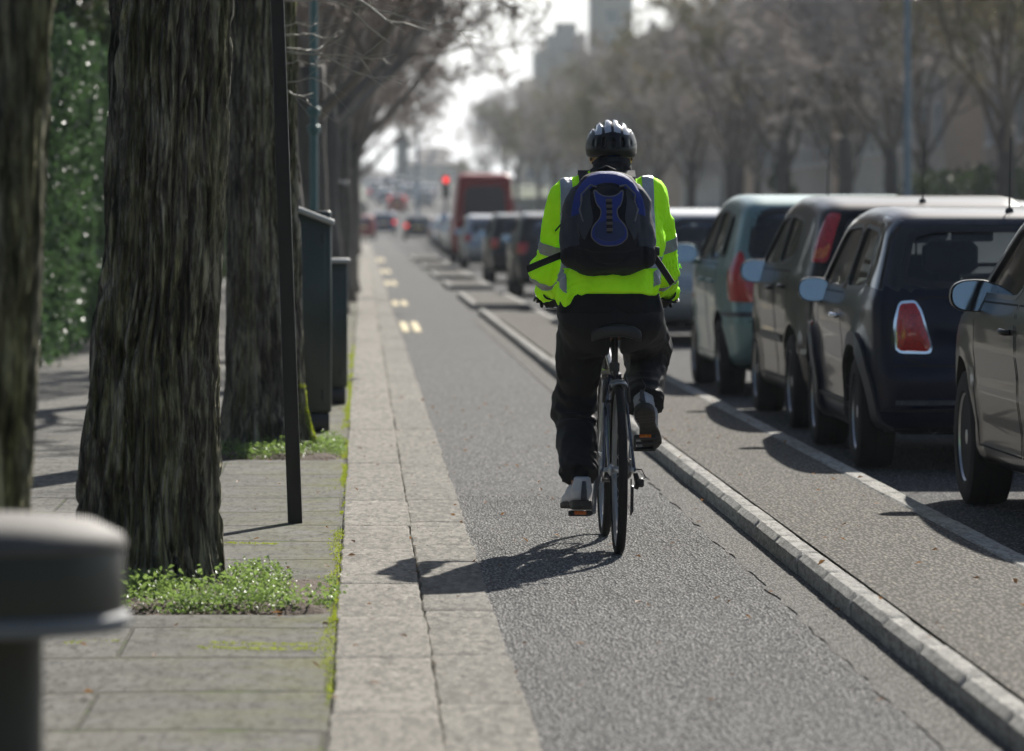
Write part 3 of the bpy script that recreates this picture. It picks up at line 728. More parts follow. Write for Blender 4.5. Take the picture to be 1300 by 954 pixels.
EST = dict(HATCH, L=4.5, W=1.76, H=1.45, wb=2.65, ro=.9,
    prof=[(.06, .26), (0, .38), (-.01, .60), (.05, .70), (.06, .95), (.30, 1.33), (.45, 1.41), (1.2, 1.45), (2.0, 1.45), (2.5, 1.40), (3.3, 1.0), (4.0, .88), (4.4, .7), (4.5, .48), (4.47, .25), (3.9, .2), (.6, .2)],
    sidewin=[[(.50, 1.03), (.6, 1.30), (1.05, 1.32), (1.05, 1.0)], [(1.13, 1.0), (1.13, 1.33), (1.85, 1.33), (1.85, .99)], [(1.93, .99), (1.93, 1.33), (2.45, 1.30), (2.95, 1.06), (3.05, .99)]],
    doors=[[(1.30, .5), (1.15, .74), (1.10, .96), (1.89, .96), (1.89, .30), (1.4, .30)], [(1.93, .30), (1.93, .96), (3.05, .96), (3.1, .6), (3.05, .30)]], handles=[(1.25, .84), (2.1, .84)],
    rearwin=[(-.58, 1.0), (-.52, 1.32), (.52, 1.32), (.58, 1.0)], rwd=.45, scy=2.6, mirror=(2.98, .985), seaty=1.95, style=3)
VAN = dict(L=5.3, W=1.98, H=2.72, wb=3.3, ro=1.0, wr=.34, belt=1.1, tumble=.10, k=.12, pt=.06, flare=.01,
    prof=[(.06, .35), (0, .5), (.0, .8), (.03, 1.4), (.08, 2.45), (.18, 2.66), (.6, 2.72), (3.2, 2.72), (3.6, 2.45), (4.4, 1.25), (5.05, 1.08), (5.25, .85), (5.3, .5), (5.25, .3), (4.6, .25), (.6, .25)],
    rearwin=[(-.62, 1.25), (-.58, 2.30), (.58, 2.30), (.62, 1.25)], sidewin=[[(3.45, 1.2), (3.45, 1.75), (3.85, 1.75), (4.25, 1.25)]], screen=[(-.75, 1.3), (-.68, 2.05), (.68, 2.05), (.75, 1.3)], scy=3.5,
    doors=[[(3.4, .45), (3.36, 1.16), (4.26, 1.16), (4.3, .9), (4.15, .45)], [(2.1, .45), (2.1, 2.1), (3.3, 2.1), (3.3, .45)]], handles=[(3.55, 1.05), (3.2, 1.05)],
    lamp=[(.04, .95), (.04, 1.35), (-.05, 1.35), (-.05, .95)], lamp_ang=R(35), mirror=(4.2, 1.35), mr=(.11, .08, .16), mx=1.15, headz=.85, ant=3.2, platez=.6,
    hatch=[(-.80, .62), (-.78, 2.5), (-.01, 2.5), (-.01, .62)], hatch_h=1.05, tw=.21, style=2)
# ------------------------------------------------------------------ setting
def ys(a, b):
    o = [a]; y = a
    while y < b:
        y = min(b, y + (3 if y < 60 else 10 if y < 240 else 20)); o.append(y)
    return o
def sheet(name, x0, x1, a, b, z, mat, nx=1, wob=None, kind='structure'):
    Y = ys(a, b); V = []; Fq = []
    for y in Y:
        for i in range(nx + 1):
            x = x0 + (x1 - x0) * i / nx; V.append((x, y, z + terr(y)))
    for r in range(len(Y) - 1):
        for i in range(nx): b_ = r * (nx + 1) + i; Fq.append((b_, b_ + 1, b_ + nx + 2, b_ + nx + 1))
    o = npmesh(name, V, Fq, [mat]); return tag(o, kind=kind)
# one sheet of earth to the horizon
Y = [-60, 0, 100, 200, 245, 300, 340, 380, 440, 500, 620, 700, 900, 1400, 2500, 5000]; X = [-3000, -600, -100, -20, 0, 20, 100, 600, 3000]
V = [(x, y, terr(y) - .06) for y in Y for x in X]; n = len(X)
o = npmesh('ground', V, [(r * n + i, r * n + i + 1, (r + 1) * n + i + 1, (r + 1) * n + i) for r in range(len(Y) - 1) for i in range(n - 1)], [M['earth']]); tag(o, kind='structure')

# footway: gently heaved slabs
def uneven(P): return fbm(P * np.array([.9, .55, 1]), 77, 3) * .012
xs = np.linspace(-3.4, -.085, 26); yy = np.concatenate([np.arange(3, 34, .13), np.arange(34, 120, 2.0), np.arange(120, 420, 10)])
G = np.stack(np.meshgrid(xs, yy, indexing='ij'), -1); Z = uneven(np.concatenate([G, np.zeros(G.shape[:2] + (1,))], -1)) * np.clip((-.085 - G[..., 0]) / .3, 0, 1) + .034
# beds cut into the paving round the two nearest trees dip a little
for (bx0, bx1, by0, by1) in ((-1.15, -.10, 14.75, 16.15), (-.85, -.10, 24.3, 25.8)):
    m = (G[..., 0] > bx0) & (G[..., 0] < bx1) & (G[..., 1] > by0) & (G[..., 1] < by1); Z = np.where(m, Z - .03, Z)
Z = Z + np.interp(G[..., 1], _TY, _TZ)
V = np.concatenate([G, Z[..., None]], -1).reshape(-1, 3); ny = len(yy)
Fq = [(i * ny + j, (i + 1) * ny + j, (i + 1) * ny + j + 1, i * ny + j + 1) for i in range(len(xs) - 1) for j in range(ny - 1)]
tag(npmesh('footway', V, Fq, [M['footway']], None, True), kind='structure')

def stones(name, xa, xb, y0, y1, z, mat, ln=(.8, 1.25), h=.25, jit=.008, gap=.006, bev=.008, mats=None, rag=.006, seed=1):
    rnd = random.Random(seed); mb = MB(); y = y0
    while y < y1:
        l = rnd.uniform(*ln) * (1 if y < 60 else 3 if y < 120 else 8)
        n = max(5, int(l / .12) + 2) if y < 40 else 1; m_ = n - 2; fr = [0, bev * 1.5 / l] + [i / m_ for i in range(1, m_)] + [1 - bev * 1.5 / l, 1] if n > 1 else [0, 1]; dz = rnd.uniform(-jit, jit) * .5; dx0, dx1 = rnd.uniform(-jit, jit), rnd.uniform(-jit, jit); t0 = rnd.uniform(-jit, jit) * .4
        zb = terr(y + l / 2); T = []; k = 0
        for i in range(n + 1):
            yy_ = y + gap / 2 + (l - gap) * fr[i]; e0 = rnd.uniform(-rag, rag) if y < 40 else 0; e1 = rnd.uniform(-rag, rag) if y < 40 else 0
            ex = bev * (1.6 if i in (0, n) else 1)
            zz_ = z + dz + t0 * (fr[i] - .5) + zb - (bev * .6 if i in (0, n) else 0)
            T.append([(xa + dx0 + e0, yy_, z - h + zb), (xa + dx0 + e0, yy_, zz_ - bev), (xa + dx0 + e0 + bev, yy_, zz_), ((xa + xb) / 2, yy_, zz_ + .001), (xb + dx1 + e1 - bev, yy_, zz_), (xb + dx1 + e1, yy_, zz_ - bev), (xb + dx1 + e1, yy_, z - h + zb)])
        V = [p for r in T for p in r]; Fq = [(i * 7 + k, i * 7 + k + 7, i * 7 + k + 8, i * 7 + k + 1) for i in range(n) for k in range(6)] + [tuple(range(6, -1, -1)), tuple(n * 7 + k for k in range(7))]
        Fq = [tuple(q) for q in Fq]; mb.add(V, [q[::-1] if len(q) == 4 else q for q in Fq]); y += l
    o = mb.build(name, [mat], None, True); sharpen(o, 30); return tag(o, kind='structure')
stones('kerb', -.082, .199, 4, 420, .046, M['granite'], (1.3, 2.2), seed=3, jit=.005, gap=.004, rag=.0035, bev=.006)
stones('gutter_sett', .206, .448, 4, 420, .010, M['granite_b'], (1.0, 1.7), seed=4, jit=.005, rag=.005, gap=.004, bev=.006)
# cycle lane: rough dressing near, smoother surface further on, ragged joint between
def lane(name, x0, x1, a, b, z, mat, raga=0, ragl=0, ragr=0, nx=30, dy=None, seed=0):
    rnd = random.Random(seed); Y = []; y = a
    while y < b: Y.append(y); y += (dy or (.15 if y < 32 else 3 if y < 60 else 10))
    Y.append(b); V = []
    for j, y in enumerate(Y):
        l = x0 + rnd.uniform(-ragl, ragl) * (y < 32); r = x1 + rnd.uniform(-ragr, ragr) * (y < 32)
        for i in range(nx + 1):
            x = l + (r - l) * i / nx; yy_ = y + (rnd.uniform(-raga, raga) if j == len(Y) - 1 and a < 10 else 0); V.append((x, yy_, z + terr(y)))
    n = nx + 1; Fq = [(j * n + i, j * n + i + 1, (j + 1) * n + i + 1, (j + 1) * n + i) for j in range(len(Y) - 1) for i in range(nx)]
    return tag(npmesh(name, V, Fq, [mat]), kind='structure')
sheet('roadbed', .44, 10.0, 3, 420, -.012, M['channel'])
lane('cycle_lane', .452, 1.64, 3, 640, -.004, M['lane_fine'], nx=4)
lane('lane_surface', .45, 1.445, 3, 11.0, .0015, M['lane_coarse'], 0, 0, 0, 4, seed=5)
xs_ = np.linspace(.44, 1.46, 96); ys_ = np.arange(11.0, 21.66, .0125); G = np.stack(np.meshgrid(xs_, ys_, indexing='ij'), -1); Q = np.concatenate([G, np.zeros(G.shape[:2] + (1,))], -1)
rl = fbm(Q * np.array([75, 38, 1]), 301, 3, .6); zz = .0015 + .0048 * np.clip(rl, -.9, .1) + .003 * fbm(Q * 3, 302, 3)
er = np.clip((1.447 + .014 * fbm(Q * np.array([0, 9, 1]), 303, 3) - G[..., 0]) / .012, 0, 1) * np.clip((21.62 + .03 * fbm(Q * np.array([14, 0, 1]), 304, 3) - G[..., 1]) / .03, 0, 1); zz = zz * er - .007 * (1 - er) * np.clip(fbm(Q * np.array([2, 2.3, 1]), 311, 3) * 5 - .7, 0, 1) + .0025 * er
ny = len(ys_); ii, jj = np.meshgrid(np.arange(95), np.arange(ny - 1), indexing='ij'); Fq = np.stack([ii * ny + jj, (ii + 1) * ny + jj, (ii + 1) * ny + jj + 1, ii * ny + jj + 1], -1).reshape(-1, 4)
tag(npmesh('lane_dressing', np.concatenate([G, zz[..., None]], -1).reshape(-1, 3), Fq, [M['lane_coarse']]), kind='structure')
lane('channel_strip', 1.46, 1.632, 3, 60, .001, M['channel'], 0, .012, 0, 2, seed=6)
lane('carriageway', 2.45, 9.8, 3, 640, -.002, M['road'], nx=6)
lane('carriageway', 1.64, 2.45, 108, 640, -.002, M['road'], nx=2)
# traffic islands between cycle lane and parked cars
spans = [(5, 60.5), (66.2, 74.5), (84.5, 92), (99, 108), (118, 128), (142, 156)]
for i, (a, b) in enumerate(spans):
    z = .082; mb = MB(); nn = max(1, int((b - a) / 2)) if i else 28
    V = []; 
    for j in range(nn + 1):
        y = a + (b - a) * j / nn; V += [(1.730, y, z - .003), (2.365, y, z - .003)]
    mb.add(V, [(2 * j, 2 * j + 1, 2 * j + 3, 2 * j + 2) for j in range(nn)])
    if i: mb.add([(1.735, a, z - .003), (2.365, a, z - .003), (2.365, a, -.05), (1.735, a, -.05)], [(0, 3, 2, 1)])
    o = mb.build('traffic_island', [M['island_asphalt']]); tag(o, kind='structure')
    o = stones('kerb', 1.632, 1.732, a, b, z + .002, M['conc_kerb'], (.9, .92), .25, .003, .007, .022 if i == 0 else .015, seed=20 + i, rag=.0015)
    stones('kerb', 2.368, 2.47, a, b, z + .002, M['conc_kerb'], (.9, .92), .25, .003, .007, .010, seed=40 + i, rag=.0015)
    if i: 
        e = MB(); e.box((2.05, a - .06, z / 2 - .02), (.42, .055, z / 2 + .022), None, 0, .012); tag(e.build('kerb', [M['conc_kerb']]), kind='structure')
# far side: kerb and footway
stones('kerb', 9.8, 9.95, 20, 420, .12, M['conc_kerb'], (.9, .92), .3, .002, .006, .015, seed=60, rag=0)
sheet('footway', 9.95, 14.2, 20, 640, .112, M['island_asphalt'])
sheet('grass', 14.2, 24, 20, 640, .10, simple('lawn', (.05, .07, .02), .95, var=.4, vs=2, bump=1, bs=30, bd=.04))
# worn double yellow dashes
M['yellow'] = simple('worn_yellow', (.40, .32, .13), .7, var=.3, vs=30)
for k, (a, b) in enumerate([(53, 58), (69, 73), (90, 96), (110, 118), (140, 152)]):
    for x in (.52, .66):
        rnd = random.Random(k * 3 + int(x * 100)); n = 24; V = []
        for j in range(n + 1):
            y = a + (b - a) * j / n; w = .045 * (1 if 0 < j < n else .5); V += [(x - w + rnd.uniform(-.008, .008), y, .0035), (x + w + rnd.uniform(-.008, .008), y, .0035)]
        tag(npmesh('road_marking', V, [(2 * j, 2 * j + 1, 2 * j + 3, 2 * j + 2) for j in range(n)], [M['yellow']]), kind='structure')
# centre line of the carriageway
V = []; Fq = []
for k in range(40):
    y = 24 + k * 9.0; b_ = len(V); V += [(6.9, y, .004), (7.0, y, .004), (7.0, y + 4, .004 + terr(y + 4)), (6.9, y + 4, .004 + terr(y + 4))]; Fq.append((b_, b_ + 1, b_ + 2, b_ + 3))
V = [(x, y, z if y < 240 else z + terr(y) * (z < .01)) for x, y, z in V]
tag(npmesh('road_marking', V, Fq, [simple('worn_white', (.55, .55, .52), .7, var=.2, vs=20)]), kind='structure')

# ---- small leaf clusters
def leafcloud(name, pts, size, mat, up=.3, seed=0, fold=.35, var=.4, parent=None, asp=.6):
    r = np.random.default_rng(seed); N = len(pts); pts = np.asarray(pts)
    nrm = r.normal(size=(N, 3)); nrm[:, 2] = np.abs(nrm[:, 2]) + up; nrm /= np.linalg.norm(nrm, axis=1)[:, None]
    a = np.cross(nrm, r.normal(size=(N, 3))); a /= np.linalg.norm(a, axis=1)[:, None]; b = np.cross(nrm, a)
    s = (size * (1 + r.uniform(-var, var, N)))[:, None]
    p0 = pts - a * s * .5; p1 = pts + a * s * .5; pl = pts + b * s * asp * .5 + nrm * s * fold * .4; pr = pts - b * s * asp * .5 + nrm * s * fold * .4
    V = np.stack([p0, pl, p1, pr], 1).reshape(-1, 3); i = np.arange(N) * 4
    Fq = np.concatenate([np.stack([i, i + 1, i + 2], 1), np.stack([i, i + 2, i + 3], 1)])
    return npmesh(name, V, Fq, [mat], parent)
# weeds and soil in the tree beds
def bed(cx, cy, rx, ry, n, seed, tree_c, tree_r, hgt=.05, nm='weeds'):
    r = np.random.default_rng(seed); xs_, ys_ = np.linspace(-1, 1, 40), np.linspace(-1, 1, 40); G = np.stack(np.meshgrid(xs_, ys_, indexing='ij'), -1)
    P = np.stack([cx + G[..., 0] * rx, cy + G[..., 1] * ry, np.zeros(G.shape[:2])], -1)
    edge = np.clip((1 - np.maximum(np.abs(G[..., 0]), np.abs(G[..., 1]))) / .2, 0, 1)
    Z = .012 + edge * (.035 + .02 * fbm(P * 9, seed, 4)); V = np.concatenate([P[..., :2], Z[..., None]], -1).reshape(-1, 3)
    tag(npmesh('soil', V, [(i * 40 + j, (i + 1) * 40 + j, (i + 1) * 40 + j + 1, i * 40 + j + 1) for i in range(39) for j in range(39)], [M['soil']], None, True), kind='structure')
    K = r.uniform(-1, 1, (n * 3, 2)); K = K[(np.abs(K[:, 0]) ** 3 + np.abs(K[:, 1]) ** 3) < 1]
    P = np.stack([cx + K[:, 0] * rx, cy + K[:, 1] * ry, np.zeros(len(K))], 1); d = fbm(P * 5.5, seed + 3, 4)
    keep = (d > .0) & (np.hypot(P[:, 0] - tree_c[0], P[:, 1] - tree_c[1]) > tree_r); P = P[keep][:n]; d = d[keep][:n]
    P[:, 2] = .035 + r.uniform(0, 1, len(P)) ** 1.4 * hgt * (1 + 1.5 * np.clip(d, 0, 1)); P[:, :2] += r.normal(size=(len(P), 2)) * .012
    tag(leafcloud(nm, P, .017, M['weed'], .6, seed), kind='stuff'); return P
bed(-.545, 15.45, .47, .66, 6500, 2, (-.74, 16.0), .27)
bed(-.45, 25.0, .36, .75, 5000, 5, (-.55, 25.2), .22, .06)
P = rng.uniform(size=(1500, 3)); P = np.stack([-.85 + P[:, 0] * .5, 14.9 + P[:, 1] * .5, .03 + P[:, 2] ** 2 * .13], 1); P = P[np.abs(vnoise(P * 9, 4)) > .35]; tag(leafcloud('weeds', P, .022, M['weed'], .3, 8), kind='stuff')
# moss in the joint between paving and kerb, and lines across the paving
r = np.random.default_rng(3); n = 17000; y = 12 + r.uniform(0, 1, n) ** .8 * 34; wv = .010 + .035 * np.clip(fbm(np.stack([y * .8, y * 0, y * 0], 1), 4, 3) + .25, 0, 1)
x = -.086 + r.normal(size=n) * wv * .55 - wv * .35; keep = fbm(np.stack([x * 8, y * 1.3, y * 0], 1), 9, 4) > -.16; P = np.stack([x, y, .036 + r.uniform(0, .010, n)], 1)[keep]
tag(leafcloud('moss', P, .008, M['moss'], .8, 4), kind='stuff')
n = 2600; y = r.choice([13.55, 13.7, 17.9, 18.9], n) + r.normal(size=n) * .025; x = r.uniform(-.95, -.12, n); y = y + .05 * np.sin(x * 7); P = np.stack([x, y, np.full(n, .042)], 1); P = P[fbm(P * np.array([5, 2, 1]), 31, 3) > .1]
tag(leafcloud('moss', P, .008, M['moss'], .8, 6), kind='stuff')
n = 420; P = np.stack([r.uniform(-1.2, 2.4, n), r.uniform(12, 34, n), np.zeros(n)], 1); P[:, 2] = np.where((P[:, 0] < .2), .05, np.where(P[:, 0] > 1.65, .092, .008)) + .003
tag(leafcloud('leaf_litter', P, .022, M['dead_leaf'], 2.5, 12, var=.7), kind='stuff')
# loose grit
def grit(n, x0, x1, y0, y1, z, s0, s1, mat, seed):
    r = random.Random(seed); mb = MB()
    for k in range(n):
        c = Vector((r.uniform(x0, x1), r.uniform(y0, y1), z)); s = r.uniform(s0, s1); q = [Vector((r.uniform(-1, 1), r.uniform(-1, 1), r.uniform(0, .7))) for _ in range(4)]
        mb.add([c + v * s for v in q], [(0, 1, 2), (0, 2, 3), (0, 3, 1), (1, 3, 2)])
    tag(mb.build('grit', [mat]), kind='stuff')
grit(3000, .47, 1.62, 12.2, 22, .004, .002, .006, simple('grit_stone', (.25, .23, .2), .8), 1); grit(1200, -.05, .44, 12.2, 26, .038, .002, .005, M['soil'], 2); grit(1500, 1.74, 2.36, 12.2, 30, .082, .002, .005, simple('grit_warm', (.35, .24, .13), .8), 3)

# ---- trees
def detailed_trunk(cxs, name, zs, rs, seed, flare, nth=300, nz=420, ztop=4.6, ridge=.022, nfur=20, y0=0, buttress=()):
    th = np.linspace(0, 2 * PI, nth, endpoint=False); z = np.concatenate([np.linspace(-.05, 3.0, nz), np.linspace(3.05, ztop, 40)]); TH, Z = np.meshgrid(th, z)
    r0 = np.interp(Z, zs, rs) + flare * np.exp(-np.clip(Z, 0, 9) / .16)
    for (a, w, amp, hh) in buttress: r0 = r0 + amp * np.exp(-((np.angle(np.exp(1j * (TH - a)))) / w) ** 2) * np.exp(-np.clip(Z, 0, 9) / hh)
    tw = TH + .16 * vnoise(np.stack([np.cos(TH) * 1.2, np.sin(TH) * 1.2, Z * 1.1], -1), seed) + .07 * vnoise(np.stack([np.cos(TH) * 4, np.sin(TH) * 4, Z * 3.6], -1), seed + 1)
    k = nfur / (2 * PI)
    def nz3(f, zf, s): return fbm(np.stack([np.cos(tw) * f, np.sin(tw) * f, Z * zf], -1), s, 3)
    a = 1 - np.abs(nz3(k * 2.0, 1.6, seed + 5)) * 4.0; b = 1 - np.abs(nz3(k * 4.4, 4.2, seed + 9)) * 3.4; c = nz3(k * .8, .5, seed + 2); d = nz3(k * 9, 9, seed + 6)
    disp = ridge * (-.95 * np.clip(a, 0, 1) ** 1.3 - .55 * np.clip(b, 0, 1) ** 1.2 + .9 * c + .22 * d)
    rr = r0 + disp; X = np.interp(Z, zs, cxs) + rr * np.cos(TH); Yv = y0 + rr * np.sin(TH)
    V = np.stack([X, Yv, Z], -1).reshape(-1, 3); nr = len(z); i = np.arange(nr - 1)[:, None] * nth; j = np.arange(nth)[None]; j2 = (j + 1) % nth
    Fq = np.stack([i + j, i + j2, i + nth + j2, i + nth + j], -1).reshape(-1, 4)
    return V, Fq
class Tree:
    def __init__(s, seed): s.r = random.Random(seed); s.tr = MB(); s.lb = MB(); s.tw = MB(); s.n = 0
    def branch(s, p, d, L, r0, lev, maxlev, P):
        r = s.r; n = 5 if lev < 2 else 4 if lev < 3 else 3; pts = [Vector(p)]; rad = [r0]; d = Vector(d).normalized(); q = Vector(p)
        wob = P['wob'] * (.6 + .25 * lev)
        for i in range(n):
            d = (d + Vector((r.gauss(0, 1), r.gauss(0, 1), r.gauss(0, 1))) * wob + Vector((0, 0, P['up'] * (1 if lev < P['dl'] else -P['droop'])))).normalized()
            q = q + d * L / n; pts.append(q.copy()); rad.append(max(P['rmin'], r0 * (1 - (i + 1) / n * .72)))
        (s.lb if lev <= 1 else s.tw).tube(pts, rad, 7 if lev == 0 else 5 if lev == 1 else 3, cap=False); s.n += 1
        if lev >= maxlev: return
        nc = P['kids'][lev]
        for k in range(nc):
            t = .25 + .75 * (k + r.random()) / nc; i = min(n - 1, int(t * n)); f = t * n - i; b = pts[i].lerp(pts[i + 1], min(1, f)); dd = (pts[i + 1] - pts[i]).normalized()
            side = dd.orthogonal().normalized(); side = Matrix.Rotation(r.uniform(0, 2 * PI), 3, dd) @ side
            nd = dd * r.uniform(.45, .9) + side * r.uniform(.5, 1.0)
            s.branch(b, nd, L * P['shr'] * r.uniform(.6, 1.15) * (1.15 - .4 * t), max(P['rmin'], rad[i] * .55), lev + 1, maxlev, P)
def make_tree(seed, th, r0, limbs, L, spread, P, maxlev=4, trunk=True, twmat=None, base=(0, 0, 0)):
    T = Tree(seed); r = T.r
    if trunk:
        pts = []; rad = []; x = y = 0
        for i in range(9):
            z = th * i / 8; pts.append((x, y, z - (.1 if i == 0 else 0))); rad.append(r0 * (1 + .55 * math.exp(-z / .25)) * (1 - .22 * i / 8)); x += r.gauss(0, .02); y += r.gauss(0, .02)
        T.tr.tube(pts, rad, 14, cap=True); top = Vector(pts[-1])
    else: top = Vector(base) + Vector((0, 0, th))
    for k in range(limbs):
        a = 2 * PI * (k + r.uniform(-.3, .3)) / limbs; e = r.uniform(*spread); d = (math.cos(a) * math.cos(e), math.sin(a) * math.cos(e), math.sin(e))
        st = top + Vector((0, 0, -r.uniform(0, .35 if trunk else .0) * th * (k % 2)))
        T.branch(st, d, L * r.uniform(.8, 1.15), r0 * .34, 0, maxlev, P)
    return T
P_R = dict(wob=.19, up=.12, dl=3, droop=.02, rmin=.009, kids=[9, 7, 6, 7], shr=.50)
P_L = dict(wob=.16, up=.13, dl=2, droop=.10, rmin=.006, kids=[8, 6, 6, 6], shr=.50)
def tree_thing(name, T, loc, rz, label, group, cat='tree', twm=None, scale=1, trunkmat=None):
    root = empty(name, loc, rz, label, cat, group); root.scale = (scale,) * 3
    T.tr.build('trunk', [trunkmat or M['bark_far']], root, True); c = MB(); c.add(T.lb.v, T.lb.f, 0); c.add(T.tw.v, T.tw.f, 1)
    c.build('crown', [M['limb'], twm or M['twig']], root, True); return root
ORD = ['first', 'second', 'third', 'fourth', 'fifth', 'sixth', 'seventh', 'eighth', 'ninth', 'tenth', 'eleventh', 'twelfth', 'thirteenth', 'fourteenth', 'fifteenth', 'sixteenth', 'seventeenth', 'eighteenth', 'nineteenth', 'twentieth', 'twenty-first']
GL, GR = 'bare street trees along the left footway', 'bare trees along the far right footway'
# near trunks of the left row, modelled in full
def near_tree(cxs, zs, rs, D, seed, flare, label, crown_seed, rmax=.2, **kw):
    root = empty('street_tree', (0, D, 0), 0, label, 'tree', GL)
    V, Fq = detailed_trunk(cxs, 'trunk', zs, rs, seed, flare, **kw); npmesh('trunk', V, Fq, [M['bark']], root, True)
    T = make_tree(crown_seed, 4.5, rmax, 6, 3.4, (R(38), R(75)), dict(P_L, droop=.02, wob=.12, up=.14), 3, False, base=(cxs[-1], 0, 0))
    c = MB(); c.add(T.lb.v, T.lb.f, 0); c.add(T.tw.v, T.tw.f, 1); c.build('crown', [M['limb'], M['twig']], root, True); return root
near_tree([-1.10, -1.06, -.99, -.95], [0, .6, 1.9, 4.6], [.27, .25, .235, .18], 11.0, 11, .03, 'blurred dark trunk cut off by the left edge of the photo behind the round bollard', 101, nth=200, nz=260)
t1 = near_tree([-.755, -.755, -.738, -.70, -.674, -.64], [0, .35, .9, 1.3, 2.1, 4.6], [.250, .243, .222, .214, .218, .17], 16.0, 23, .022, 'biggest furrowed trunk, green with algae, standing in a weedy bed beside the bollard', 102, nth=460, nz=560, ridge=.034, nfur=17, buttress=((PI * 1.08, .5, .03, .5), (-.5, .22, .04, .10), (-1.1, .2, .03, .13), (-1.75, .2, .045, .1), (-2.4, .22, .04, .12)))
near_tree([-.545, -.55, -.56, -.55], [0, .5, 2.4, 4.6], [.245, .222, .20, .15], 25.2, 37, .03, 'slimmer furrowed trunk behind the biggest one, with a mossy root', 103, nth=300, nz=380, ridge=.03, nfur=14, buttress=((-.3, .26, .12, .13), (PI * 1.1, .4, .05, .2)))
# moss on the root of the second trunk
r = np.random.default_rng(8); n = 2600; a = r.normal(size=n) * .3 - .5; zz = r.uniform(0, 1, n) ** 2.2 * .38; rad_ = .205 + .12 * np.exp(-((a + .3) / .26) ** 2) * np.exp(-zz / .13) + .022 * np.exp(-zz / .16) + .004
P = np.stack([-.53 + rad_ * np.cos(a), 25.2 + rad_ * np.sin(a), zz + .03], 1); P = P[fbm(P * 12, 4, 3) > -.05]; tag(leafcloud('moss', P, .012, M['moss'], .2, 14), kind='stuff')
# pale low twigs lit by the sun, part of the third tree's neighbourhood: shoots of the second trunk
sh = MB(); rr = random.Random(5)
def shoot(p, q, sag, r0=.006, kidsn=4):
    p, q = Vector(p), Vector(q); pts = []; ph = rr.uniform(0, 6)
    for i in range(11): t = i / 10; pts.append(p.lerp(q, t) + Vector((rr.gauss(0, .005), rr.gauss(0, .02), sag * math.sin(t * PI) + .018 * math.sin(t * 9 + ph) * t + rr.gauss(0, .003))))
    sh.tube(pts, [r0 * (1 - .6 * i / 10) for i in range(11)], 5)
    for k in range(kidsn):
        i = 3 + int(rr.random() * 7); b = pts[i]; d = (pts[min(10, i + 1)] - pts[i - 1]).normalized(); e = b + (d + Vector((rr.gauss(0, .3), rr.gauss(0, .3), rr.gauss(0, .55)))) * rr.uniform(.08, .25)
        sh.tube([b, b.lerp(e, .5) + Vector((0, 0, rr.gauss(0, .01))), e], [r0 * .45, r0 * .35, r0 * .2], 4)
t2 = [o for o in bpy.data.objects if o.get('label', '').startswith('slimmer furrowed')][0]
def pt(px, py, D): return Vector((PX(px, D), D - 25.2, PZ(py, D)))
D0 = 24.6
shoot(pt(362, 2, D0), pt(494, 56, D0), .10, .0085); shoot(pt(440, -10, D0), pt(545, 42, D0 - 1), -.03, .007); shoot(pt(362, 65, D0), pt(500, 70, D0), -.02, .006); shoot(pt(365, 45, D0), pt(428, 48, D0), .01, .005)
shoot(pt(362, 60, D0), pt(428, 45, D0 + .4), -.05, .006); shoot(pt(400, 65, D0), pt(508, 106, D0), -.03, .007); shoot(pt(362, 82, D0), pt(412, 85, D0), .02, .004); shoot(pt(360, 33, D0), pt(402, 33, D0), .01, .004); shoot(pt(365, 115, D0), pt(395, 130, D0), .0, .005); shoot(pt(430, -12, D0), pt(600, 38, D0 - .6), -.05, .006); shoot(pt(362, 105, D0), pt(420, 108, D0), .02, .004)
sh.build('low_shoots', [M['twig_pale']], t2, True)

LV = [make_tree(201, 2.9, .19, 7, 4.0, (R(34), R(76)), P_L, 4), make_tree(202, 2.8, .18, 7, 3.9, (R(30), R(72)), P_L, 4)]
left = [(34.5, -.62), (43, -.52), (52.5, -.60), (62, -.42), (70, -.34), (78.5, -.24), (88, -.5), (99, -.4), (112, -.45), (127, -.4), (144, -.5), (163, -.3)]
protoL = []
for i, (D, x) in enumerate(left):
    lab = '%s bare tree of the left row beyond the mossy-rooted trunk' % ORD[i]
    if i < 2: t = tree_thing('street_tree', LV[i], (x, D, terr(D)), i * 1.3, lab, GL); protoL.append(t)
    else:
        t = copy_tree(protoL[i % 2], label=lab); t.location = (x, D, terr(D)); t.rotation_euler.z = i * 1.9; s = 1 + .12 * math.sin(i * 2.3) + (.15 if i > 8 else 0); t.scale = (s * .98, s * .98, s * 1.06)
RV = [make_tree(301, 3.4, .25, 7, 5.2, (R(38), R(82)), P_R, 4), make_tree(302, 3.1, .21, 7, 4.9, (R(34), R(80)), P_R, 4), make_tree(303, 2.8, .20, 6, 5.4, (R(42), R(84)), P_R, 4)]
protoR = []
right = [(76, 12.6, 0), (90, 12.9, 1), (104, 12.2, 2), (118, 12.6, 0), (131, 12.3, 1), (148, 12.5, 2), (157, 12.7, 0), (172, 12.6, 1), (188, 12.4, 2), (208, 12.6, 0), (230, 12.3, 1), (255, 12.6, 2), (285, 12.4, 0), (320, 12.6, 1), (360, 12.3, 2), (405, 13, 0)]
for i, (D, x, v) in enumerate(right):
    lab = '%s bare tree of the right-hand kerb row, counting from the near end' % ORD[i] if i != 1 else 'large forked dark tree with olive twigs near the upper right corner'
    if i < 3: t = tree_thing('street_tree', RV[i], (x, D, .11), i * 2.1, lab, GR, twm=M['twig_olive'] if i == 1 else M['twig_grey']); protoR.append(t)
    else: t = copy_tree(protoR[v], label=lab); t.location = (x, D, terr(D) + .11); t.rotation_euler.z = i * 1.7; s = 1 + .1 * math.sin(i * 1.9); t.scale = (s, s, s * 1.04)
